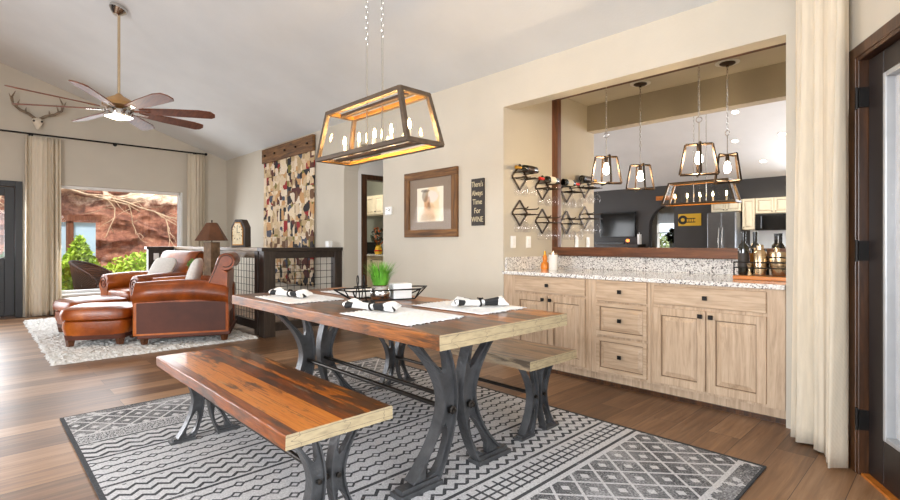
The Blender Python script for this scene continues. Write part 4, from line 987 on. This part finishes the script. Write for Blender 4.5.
def pillow(label,loc,rot,s=(.24,.24,.085)):
    rs=[]
    for i in range(15):
        t=-1+2*i/14; k=(1-abs(t)**2.2)**.5 if abs(t)<1 else 0; k=.25+.75*k; ring=[]
        for j in range(32):
            q=2*PI*j/32; cx,sx=math.cos(q),math.sin(q); e=.5
            pin=1+.06*abs(math.sin(2*q))
            ring.append(Vector((s[0]*k*pin*math.copysign(abs(cx)**e,cx),s[1]*k*pin*math.copysign(abs(sx)**e,sx),s[2]*t*(1-.25*k))))
        rs.append(ring)
    o=MB().rings(rs).build('throw_pillow','pillow',smooth=80); o.location=loc; o.rotation_euler=rot
    return tag(o,label,'pillow','white throw pillows')
def rel(c,rz,p): return c+Matrix.Rotation(rz,3,'Z')@Vector(p)
pillow('white throw pillow standing on the seat of near leather chair',rel(CA,R(-25),(0,.0,.735)),(R(74),0,R(-25)),(.20,.22,.08))
pillow('white fringed throw pillow leaning on the far leather chair back',rel(CB,R(16),(0,.05,.72)),(R(62),0,R(16)),(.26,.22,.09))
o=thing('side_table','small dark side table between the two leather chairs','side table',P(7.36,2.34,.036))
MB().lathe([(0,.60),(.20,.60),(.20,.63),(0,.63)],n=28).build('tabletop','dark_wood',o); MB().lathe([(0,0),(.15,0),(.14,.03),(.03,.05),(.03,.60),(0,.60)],n=18).build('pedestal','dark_wood',o)
o=thing('table_lamp','table lamp with rustic column base and brown conical shade','lamp',P(7.26,2.40,.667),R(20))
MB().box((-.075,-.075,0),(.075,.075,.52)).box((-.08,-.08,0),(.08,.08,.03)).build('column','lamp_column',o,smooth=0,bevel=.006)
MB().lathe([(.225,.54),(.075,.79),(.070,.79),(.22,.54)],n=6,X=Matrix.Rotation(R(10),4,'Z'),cap=False).build('shade','lampshade',o,smooth=0,bevel=.004)
MB().cyl((0,0,.52),(0,0,.81),.008).ball((0,0,.815),.013).build('harp','bronze',o)
o=thing('potted_plant','small leafy green plant beside the brown-shaded lamp','potted plant',P(7.46,2.25,.667))
MB().lathe([(0,0),(.05,0),(.065,.10),(.055,.10),(0,.09)],n=18).build('pot','ceramic',o)
def leafball(n,c,r,sz,mat,nm,par,seed=1,flat=1.0,shape=None):
    b=MB(); rnd=random.Random(seed)
    for i in range(n):
        while 1:
            p=Vector((rnd.uniform(-1,1),rnd.uniform(-1,1),rnd.uniform(-1,1)))
            if .35<p.length<1: break
        if shape: p=shape(p,rnd)
        q=Vector(c)+Vector((p.x*r[0],p.y*r[1],p.z*r[2])); a=Vector((rnd.gauss(0,1),rnd.gauss(0,1),rnd.gauss(0,1)+.3)).normalized(); d=a.cross(Vector((rnd.gauss(0,1),rnd.gauss(0,1),rnd.gauss(0,1)))).normalized(); l=sz*rnd.uniform(.6,1.3)
        vs=[b.v(q-a*l),b.v(q+d*l*.45),b.v(q+a*l),b.v(q-d*l*.45)]; b.f(vs)
    return b.build(nm,mat,par,smooth=0)
leafball(260,(0,0,.19),(.10,.10,.10),.03,'leaf_green','leaves',o,3)
# ================================================================== OUTSIDE THE PICTURE WINDOW
def struct_(o): return struct(o)
from mathutils import noise as mn
def hill(u,v):
    y=-7+17*u; q=v
    t=15.2+.9*q+3.2*max(0,q-.60)
    p=Vector((y*.55,q*3.2,3.1)); n=.55*mn.fractal(p,1.0,2.1,5)+.20*mn.ridged_multi_fractal(Vector((y*.8,q*9,1.7)),1.0,2.0,4,1.0,2.0)
    return Vector((-(t-n),y,-.3+4.6*q+.1*mn.noise(Vector((y*2,q*7,9)))))
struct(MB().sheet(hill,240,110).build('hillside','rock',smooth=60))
struct(MB().box((-20,-9,-.35),(-TF-.2,10,-.06)).build('ground','sand',smooth=0))
struct(MB().box((-20,-14,-.35),(8,-7.3,-.06)).build('ground','sand',smooth=0)); struct(MB().box((3.2,-14,-.35),(14,10,-.06)).build('ground','sand',smooth=0))
o=thing('patio_structure','redwood timber posts and beam with sky-painted pale blue panels outside window','patio',P(13.6,0,-.06))
for y in (1.03,1.535): MB().box((-.06,y-.06,0),(.06,y+.06,1.85)).build('post','bark_beam',o,smooth=0)
MB().box((-.09,.4,1.72),(.09,2.1,1.84)).build('beam','bark_beam',o,smooth=0)
for y0,y1 in ((1.1,1.465),(1.605,2.0)):
    p=MB().box((-.02,y0,.55),(.02,y1,1.70)).build('glazed_panel','painted_sky',o,smooth=0)  # panel colour carries the pale sky reflection
def rock_ledge(y,z,t,s,lb,grp='rock ledges on the cliff'):
    rnd=random.Random(int(y*100)); b=MB(); rs=[]
    for i in range(7):
        a=-1+2*i/6; k=math.sqrt(max(.02,1-a*a)); rs.append([Vector((s[0]*k*math.cos(q)*rnd.uniform(.85,1.1),s[1]*a,s[2]*k*math.sin(q)*rnd.uniform(.8,1.1))) for q in [2*PI*j/9 for j in range(9)]])
    o=b.rings(rs).build('rock','rock',smooth=25); o.location=P(t,y,z); return tag(o,lb,'rock',grp)
for i,(y,z,t,s) in enumerate(((3.2,2.55,16.2,(.5,.7,.16)),(4.5,2.5,16.2,(.5,.6,.2)),(4.0,2.2,16.0,(.4,.6,.15)),(2.1,2.5,16.1,(.5,.5,.15)))):
    rock_ledge(y,z,t,s,['pale flat rock ledge high on the cliff above the tangled branches','rounded rock ledge on the cliff at its right end in the window','lower flat rock ledge jutting from the red cliff face','weathered rock ledge over the timber beam on the cliff'][i])
o=thing('dry_branches','tangle of bleached dry roots and branches hanging down the red cliff','branches',P(15.35,2.6,2.35))
rnd=random.Random(12); b=MB()
def br(p,d,l,r,depth):
    pts=[Vector(p)]; dd=Vector(d).normalized()
    for i in range(5):
        dd=(dd+Vector((rnd.gauss(0,.12),rnd.gauss(0,.25),rnd.gauss(0,.22)))).normalized(); pts.append(pts[-1]+dd*l/5)
    b.tube(pts,[r*(1-.14*i) for i in range(6)],5)
    if depth:
        for i in (1,2,3,4,5):
            br(pts[i],(dd+Vector((rnd.gauss(0,.3),rnd.gauss(0,.8),rnd.gauss(0,.6)))),l*.55,r*.55,depth-1)
br((0,-1.0,.2),(.1,1,-.25),2.4,.035,2); br((0,.0,0),(.1,1,-.35),1.7,.03,2); br((-.1,-1.7,.35),(.2,-.4,-.6),1.0,.03,2); br((0,-1.4,.3),(.2,-.9,.15),1.0,.025,2)
b.build('branch','branch',o,smooth=30)
def bush(label,loc,r,n,sz,mat,seed,shape=None,grp=None):
    o=thing('garden_bush',label,'bush',loc)
    if grp: o['group']=grp
    leafball(n,(0,0,r[2]),r,sz,mat,'foliage',o,seed,shape=shape)
    b=MB(); rnd=random.Random(seed)
    for i in range(5): a=rnd.random()*6.28; b.tube([(0,0,0),(r[0]*.3*math.cos(a),r[1]*.3*math.sin(a),r[2]*.7),(r[0]*.5*math.cos(a),r[1]*.5*math.sin(a),r[2]*1.3)],[.025,.015,.006],6)
    b.build('stem','bark_beam',o)
cone=lambda p,rnd:Vector((p.x*(1-.42*(p.z+1)),p.y*(1-.42*(p.z+1)),p.z))
bush('tall cone-shaped lime green bush behind the wicker chair',P(12.75,1.60,-.06),(.62,.62,.70),2400,.07,'leaf_lime',11,cone)
bush('low lime green bush at the window bottom beside the curtain',P(11.6,.95,-.06),(.4,.45,.26),900,.06,'leaf_lime',12)
bush('mid green flowering bush against the cliff',P(13.3,2.95,-.06),(.5,.9,.52),1500,.07,'leaf_lime',13)
bush('green leafy bush outside the right part of the picture window',P(12.2,3.75,-.06),(.5,.6,.48),1300,.07,'leaf_green',14)
bush('darker green bush behind the timber post',P(14.3,.5,-.06),(.5,.7,.55),1100,.08,'leaf_green',15)
o=thing('yucca_plant','dark strap-leaved yucca outside the window next to the curtain','plant',P(11.75,.72,-.06))
b=MB(); rnd=random.Random(3)
for i in range(22):
    a=rnd.random()*6.28; l=rnd.uniform(.6,1.0); rs=[]; s_=Vector((-math.sin(a),math.cos(a),0))
    for k in range(6):
        u=k/5; p=Vector((math.cos(a)*l*.75*u,math.sin(a)*l*.75*u,l*(.95*u-.35*u*u)+.05)); w=.022*(1-u)+.002; rs.append([p-s_*w,p+Vector((0,0,.006)),p+s_*w,p-Vector((0,0,.003))])
    b.rings(rs)
b.build('leaves','leaf_dark',o,smooth=0)
o=thing('wicker_chair','brown wicker armchair on the patio outside the picture window','chair',P(11.75,1.80,-.06),R(150)); o.scale=(1.3,1.3,1.04)
def tubr(z): return .30+.05*z
rs=[]
b=MB()
def shell(u,v):
    a=R(-15)+R(210)*u; hh=.45+.40*math.sin(PI*u)**.6; z=.06+(hh-.06)*v; r=.27+.09*v
    return Vector((r*math.cos(a),r*math.sin(a)*1.0,z))
b.sheet(shell,40,12); b.build('woven_shell','wicker',o,smooth=60,solid=.025)
MB().lathe([(0,.30),(.27,.30),(.28,.33),(.25,.38),(0,.39)],n=26).build('seat','wicker',o)
b=MB(); b.tube([shell(i/40,1) for i in range(41)],.022); b.build('rim','wicker',o)
for a in (20,110,200,290): MB().cyl((.2*math.cos(R(a)),.2*math.sin(R(a)),0),(.24*math.cos(R(a)),.24*math.sin(R(a)),.3),.02).build('leg','wicker',o)
# ================================================================== KITCHEN SIDE (SEEN IN THE MIRROR)
o=thing('television','flat black television on the charcoal wall opposite the bar','television',P(7.02,YK+.02,1.36))
MB().box((-.55,-.0,0),(.55,.05,.72)).build('housing','plastic_black',o,smooth=0,bevel=.006); MB().box((-.53,.05,.02),(.53,.053,.70)).build('screen','screen',o,smooth=0)
o=thing('media_cabinet','dark low media cabinet under the television','cabinet',P(7.02,YK+.262,0))
MB().box((-.8,-.24,.06),(.8,.2,1.12)).box((-.76,-.2,0),(.76,.16,.06)).build('body','dark_wood',o,smooth=0)
for x in (-.4,.4):
    d=MB().box((x-.37,.2,.1),(x+.37,.22,1.06)).build('door','dark_wood_v',o,smooth=0,bevel=.004); MB().cyl((x-.3*(1 if x>0 else -1),.22,.6),(x-.3*(1 if x>0 else -1),.245,.6),.015).build('knob','bronze',d)
MB().box((-.84,-.25,1.12),(.84,.24,1.15)).build('top','dark_wood',o,smooth=0,bevel=.004)
o=thing('candle_lamp','small glowing red candle lamp on the media cabinet','candle',P(6.58,YK+.30,1.15))
MB().lathe([(0,0),(.03,0),(.012,.02),(.012,.06),(.0,.06)],n=14).build('stand','black',o); MB().lathe([(0,.06),(.04,.07),(.05,.10),(.04,.14),(0,.145)],n=16).build('glow_globe','glow_red',o)
o=thing('soundbar','slim black sound bar on the media cabinet below the television','speaker',P(7.15,YK+.26,1.15)); MB().box((-.45,-.05,0),(.45,.05,.06)).build('housing','plastic_black',o,smooth=0,bevel=.008)
o=thing('kitchen_sign','yellow and black enamel sign on charcoal wall beside the refrigerator','sign',P(5.00,YK+.005,1.80))
MB().box((-.29,0,-.16),(.29,.012,.16)).build('panel','yellow',o,smooth=0,bevel=.002)
MB().box((-.27,.012,-.075),(.15,.015,.045)).build('band','ink',o,smooth=0)
MB().cyl((-.17,.012,.0),(-.17,.017,.0),.12,n=30).build('disc','ink',o)
MB().cyl((-.17,.016,.0),(-.17,.019,.0),.05,n=24).build('disc_centre','yellow',o)
b=MB(); 
for i in range(5): b.box((.22-.06*i-.045,.015,-.05),(.22-.06*i,.018,.02))
b.build('lettering_bars','yellow',o,smooth=0)
o=MB().box((-.28,0,-.06),(.28,.05,.06)).build('wooden_sign','tray_wood',smooth=0,bevel=.004); o.location=P(5.60,YK+.005,2.42); tag(o,'plain honey wood plank sign above the kitchen arch','sign')
o=thing('refrigerator','stainless steel two-door refrigerator in the kitchen','refrigerator',P(3.99,YK+.42,0))
MB().box((-.31,-.40,.02),(.31,.32,1.92)).build('body','steel',o,smooth=0,bevel=.006)
for s_ in (-1,1):
    d=MB().box((min(0,s_*.31)+.003,.32,.06),(max(0,s_*.31)-.003,.38,1.91)).build('door','steel',o,smooth=0,bevel=.01)
    MB().tube([(s_*.04,.385,.85),(s_*.04,.43,.95),(s_*.04,.445,1.2),(s_*.04,.43,1.45),(s_*.04,.385,1.55)],.013).build('handle','chrome',d)
def kcab(nm,label,t0,t1,z0,z1,depth,nd,kz,cat='cabinet',grp='cream kitchen cabinets'):
    o=thing(nm,label,cat,P((t0+t1)/2,YK+.003,0),group=grp); w=(t1-t0)/2
    MB().box((-w,0,z0),(w,depth,z1)).build('body','cream',o,smooth=0)
    for i in range(nd):
        a=-w+2*w*i/nd+.008; c=-w+2*w*(i+1)/nd-.008; b=MB(); raised(b,a,c,z0+.012,z1-.012,0,.045)
        X=Matrix.Translation((0,depth+.02,0))@Matrix.Scale(-1,4,(0,1,0)); b.bm.transform(X)
        d=b.build('door',['cream','glaze'],o,smooth=0,bevel=.003); kx=(c-.03) if i%2==0 and nd>1 else a+.03
        MB().cyl((kx,depth+.02,kz),(kx,depth+.045,kz),.012,n=10).build('knob','black',d)
kcab('wall_cabinet','cream wall cabinets above the refrigerator',3.69,4.35,1.95,2.24,.35,2,2.0)
kcab('wall_cabinet','tall single cream wall cabinet between the refrigerator and microwave',3.39,3.66,1.50,2.24,.34,1,1.56)
kcab('wall_cabinet','cream wall cabinets above the microwave',2.62,3.38,1.87,2.24,.34,2,1.92)
kcab('kitchen_base_cabinet','cream kitchen base cabinet under the white tile',2.64,3.58,.0,.88,.6,2,.8)
struct(MB().box((-3.58,YK,.92),(-2.62,YK+.012,1.86)).build('trim_5','splash',smooth=0))
o=MB().box((-3.58,YK+.013,.883),(-2.62,YK+.64,.92)).build('kitchen_counter','granite',smooth=0,bevel=.004); tag(o,'granite counter along the kitchen wall','countertop')
o=thing('microwave','black over-range microwave under the cream wall cabinets','microwave',P(3.0,YK+.02,1.48))
MB().box((-.38,0,0),(.38,.36,.375)).build('body','plastic_black',o,smooth=0,bevel=.006); MB().box((-.22,.36,.03),(.36,.375,.34)).build('door','screen',o,smooth=0,bevel=.004); MB().cyl((-.25,.385,.05),(-.25,.385,.33),.01).build('handle','steel',o); MB().box((-.37,.36,.03),(-.27,.365,.34)).build('control_panel','plastic_black',o,smooth=0)
# plants on a table in the sunroom behind the arch
o=thing('plant_table','white table under the sunroom window','table',P(5.75,-6.6,0))
MB().box((-1.0,-.25,1.0),(1.0,.25,1.04)).build('tabletop','white',o,smooth=0)
for x in (-.95,.95):
    for y in (-.2,.2): MB().box((x-.03,y-.03,0),(x+.03,y+.03,1.0)).build('leg','white',o,smooth=0)
for i,(t,hh,lb) in enumerate(((6.25,.40,'tall dark green potted plant on the sunroom table'),(5.80,.30,'broad bright green potted plant on the sunroom table'),(5.35,.26,'small potted plant with red flowers on the sunroom table'))):
    o=thing('potted_plant',lb,'potted plant',P(t,-6.6,1.04),group='plants on the sunroom table')
    MB().lathe([(0,0),(.07,0),(.09,.14),(.08,.14),(0,.12)],n=18).build('pot','orange' if i==2 else 'ceramic',o)
    leafball(260,(0,0,.14+hh*.55),(.18,.15,hh*.6),.06,'leaf_dark' if i==0 else 'leaf_green','leaves',o,20+i)
o=thing('paper_towel_roll','white paper towel roll on a stand near the kitchen arch','paper towel',P(6.28,YK+.28,1.15)); o.location=P(6.28,YK+.20,1.15)
MB().lathe([(.0,0),(.055,0),(.055,.28),(0,.28)],n=20).build('roll','white',o); MB().cyl((0,0,.28),(0,0,.32),.008).build('stand','chrome',o)
for i,(t,lb) in enumerate(((7.7,'green garden bush added to cover the sky outside the sunroom window, farther end'),(5.7,'green garden bush added to cover the sky outside the sunroom window, middle'),(3.8,'green garden bush added to cover the sky outside the sunroom window, nearer end'))): bush(lb,P(t,-9.6,-.06),(.9,.7,.85),700,.13,'leaf_pale',40+i)  # bushes added so the sunroom window does not go plain white
# ================================================================== PANTRY SEEN THROUGH THE ARCH
def pcab(nm,label,t0,t1,z0,z1,y0,nd):
    o=thing(nm,label,'cabinet',P((t0+t1)/2,y0,0)); w=(t1-t0)/2
    MB().box((-w,0,z0),(w,6.89-y0,z1)).build('body','cream',o,smooth=0)
    for i in range(nd):
        a=-w+2*w*i/nd+.006; c=-w+2*w*(i+1)/nd-.006; b=MB(); raised(b,a,c,z0+.02,z1-.02,-.02,.05); d=b.build('door',['cream','glaze'],o,smooth=0,bevel=.003)
        kz=z0+.08 if z0>1 else z1-.1; MB().cyl((a+.05,-.02,kz),(a+.05,-.045,kz),.012,n=10).build('knob','black',d)
    return o
pcab('wall_cabinet','cream wall cabinet seen through the arched doorway',8.75,9.42,1.80,2.24,6.45,2)
pcab('base_cabinet','cream base cabinets seen through the arched doorway',7.8,10.8,.0,.90,6.15,6)
o=MB().box((-10.82,6.10,.90),(-7.78,6.895,.94)).build('pantry_counter','granite',smooth=0,bevel=.004); tag(o,'pale counter seen through the arched doorway','countertop')
o=MB().box((-11.0,6.70,1.86),(-9.44,6.895,1.90)).build('pantry_shelf','cream',smooth=0); tag(o,'cream shelf left of the wall cabinet through the arch','shelf')
o=thing('toaster_oven','black toaster oven on the pantry counter through the arch','toaster oven',P(9.55,6.5,.94))
MB().box((-.30,-.2,.02),(.30,.2,.26)).box((-.27,-.18,0),(.27,.18,.02)).build('body','plastic_black',o,smooth=0,bevel=.01); MB().box((-.26,-.21,.05),(.16,-.2,.23)).build('door','screen',o,smooth=0); MB().cyl((-.22,-.23,.21),(.12,-.23,.21),.008).build('handle','steel',o)
o=thing('flower_vase','yellow and red painted vase of dried flowers on the pantry counter','vase',P(8.85,6.38,.94))
MB().lathe([(0,0),(.07,0),(.09,.06),(.07,.13),(.05,.17),(.055,.20),(.045,.20),(0,.12)],n=20).build('vase','yellow',o); MB().lathe([(.0805,.09),(.091,.06),(.0925,.06),(.0825,.09)],n=20,cap=False).build('painted_band','red_foil',o)
leafball(70,(0,0,.40),(.17,.15,.20),.035,'dried_petals','dried_flowers',o,31); leafball(120,(0,0,.38),(.17,.15,.2),.05,'leaf_dark','leaves',o,32)
b=MB()
for i in range(7): b.tube([(0,0,.12),(.05*math.cos(i),.05*math.sin(i),.3),(.1*math.cos(i),.09*math.sin(i),.45)],.003,5)
b.build('stem','bark_beam',o)
w=struct(MB().box((-9.3,6.885,2.34),(-8.4,6.9,2.38)).box((-9.3,6.885,2.66),(-8.4,6.9,2.70)).build('window_6','white',smooth=0))
MB().box((-9.3,6.888,2.38),(-8.4,6.895,2.66)).build('pane','downlight' if False else 'painted_sky',w,smooth=0)  # opaque pane with the window's brightness put into its colour
# ================================================================== LIGHT
def area(nm,loc,rot,sx,sy,pw,col=(1,1,1),spread=None):
    l=bpy.data.lights.new(nm,'AREA'); l.shape='RECTANGLE'; l.size=sx; l.size_y=sy; l.energy=pw; l.color=col
    if spread: l.spread=spread
    o=bpy.data.objects.new(nm,l); COL.objects.link(o); o.location=loc; o.rotation_euler=rot; return o
def point(nm,loc,pw,col,r=.02):
    l=bpy.data.lights.new(nm,'POINT'); l.energy=pw; l.color=col; l.shadow_soft_size=r
    o=bpy.data.objects.new(nm,l); COL.objects.link(o); o.location=loc; return o
KEY=2.1
SKYC=(.93,.96,1.0)
# area lights for window daylight; near, corner, far glazing and left windows are added
area('added_near_daylight',(1.93,-2.75,1.3),(0,R(90),0),2.0,2.8,28*KEY,SKYC)
pc=XA@Vector((2.9,-.04,1.22)); area('added_corner_daylight',pc,(R(90),0,math.atan2(DA.y,DA.x)+PI),2.7,2.1,42*KEY,SKYC)
area('added_far_daylight',(-TF+.12,-2.55,1.2),(0,R(-68),0),2.0,3.2,95*KEY,SKYC,R(150))
area('daylight_picture_window',(-TF+.16,1.94,1.24),(0,R(-72),0),1.75,1.8,34*KEY,SKYC)
area('daylight_far_door',(-TF-.06,.03,1.43),(0,R(-75),0),.95,.62,18*KEY,SKYC)
area('added_left_daylight',(-.55,YK+.03,1.6),(R(82),0,0),4.0,1.45,200*KEY,SKYC)
# lamps the room has; the pantry lamp is added
point('fan_light',(FN.x,FN.y,2.44),4,(1.0,.86,.64),.1)
def downlight(t,y,pw=26):
    z=CEIL(y); sl=.333 if y<-.323 else -.333
    o=thing('recessed_downlight','round recessed ceiling downlight','downlight',P(t,y,z)); o.rotation_euler=(math.atan(sl),0,0); o['group']='recessed ceiling downlights'
    MB().lathe([(.085,0),(.085,-.006),(.065,-.008),(.06,.0)],n=24,cap=False).build('trim_ring','white',o); MB().lathe([(0,-.003),(.062,-.003),(.062,-.001),(0,-.001)],n=24).build('lens','downlight',o)
    l=bpy.data.lights.new('downlight_lamp','SPOT'); l.energy=pw*4; l.spot_size=R(120); l.spot_blend=.7; l.shadow_soft_size=.06; l.color=(1,.94,.84)
    q=bpy.data.objects.new('downlight_lamp',l); COL.objects.link(q); q.location=P(t,y,z-.05)
    return o
DL=[]
SA,CA_=math.sin(R(45.955)),math.cos(R(45.955)); F_=493.69; V0=243.69
for i,(u,v) in enumerate(((735,112),(735,141),(782,134),(763,161))):
    r=(u-450)/F_; q=(SA-r*CA_, r*SA+CA_, (V0-v)/F_)       # mirrored sight line onto the kitchen slope
    d=(2.76+.333*(2*YM+4.6)-H)/(q[2]+.333*q[1]); t=q[0]*d; y=2*YM-q[1]*d
    DL.append((t,y))
print('downlights',DL)
names=['topmost recessed downlight in the mirror, nearest the header','recessed downlight below the topmost one in the mirror','recessed downlight at the right edge of the mirror view','lowest recessed downlight in the mirror, nearest the charcoal wall']
for (t,y),lb in zip(DL,names): downlight(t,y)['label']=lb
o=thing('added_ceiling_lamp','round white ceiling lamp added to light the pantry','ceiling lamp',P(8.6,5.4,2.8)); MB().lathe([(0,0),(.16,0),(.15,-.05),(.09,-.08),(0,-.09)],n=24).build('diffuser','downlight',o)
point('added_pantry_light',(-8.6,5.4,2.6),70,(1,.92,.78),.12);  # unseen lamp added to light the pantry
# sun and sky
w=bpy.data.worlds.new('daylight_sky'); sc.world=w; w.use_nodes=True; nt=w.node_tree; nt.nodes.clear()
bg=nt.nodes.new('ShaderNodeBackground'); ow=nt.nodes.new('ShaderNodeOutputWorld'); bg.inputs[0].default_value=(.80,.90,1.0,1); bg.inputs[1].default_value=2.6; nt.links.new(bg.outputs[0],ow.inputs[0])
s=bpy.data.lights.new('sun','SUN'); s.energy=4.0; s.angle=R(.6); s.color=(1,.95,.86); so=bpy.data.objects.new('sun',s); COL.objects.link(so)
so.rotation_euler=Vector((-.55,.55,-1.0)).to_track_quat('-Z','Y').to_euler()
# ================================================================== CAMERA
cam=bpy.data.cameras.new('camera'); co=bpy.data.objects.new('camera',cam); COL.objects.link(co); sc.camera=co
co.location=(0,0,H); co.rotation_euler=(R(90),0,R(45.955)); cam.sensor_width=36; cam.lens=36*F_/900; cam.shift_y=-(250-V0)/900; cam.clip_start=.05; cam.clip_end=200
vs=sc.view_settings; sc.display_settings.display_device='sRGB'; vs.view_transform='Standard'; vs.look='None'; vs.gamma=1; vs.use_curve_mapping=False; vs.exposure=0.05
sc.cycles.max_bounces=10; sc.cycles.diffuse_bounces=5; sc.cycles.glossy_bounces=5; sc.cycles.transparent_max_bounces=16; sc.cycles.sample_clamp_indirect=4; sc.cycles.caustics_reflective=False; sc.cycles.caustics_refractive=False
try: sc.cycles.use_denoising=True
except Exception: pass
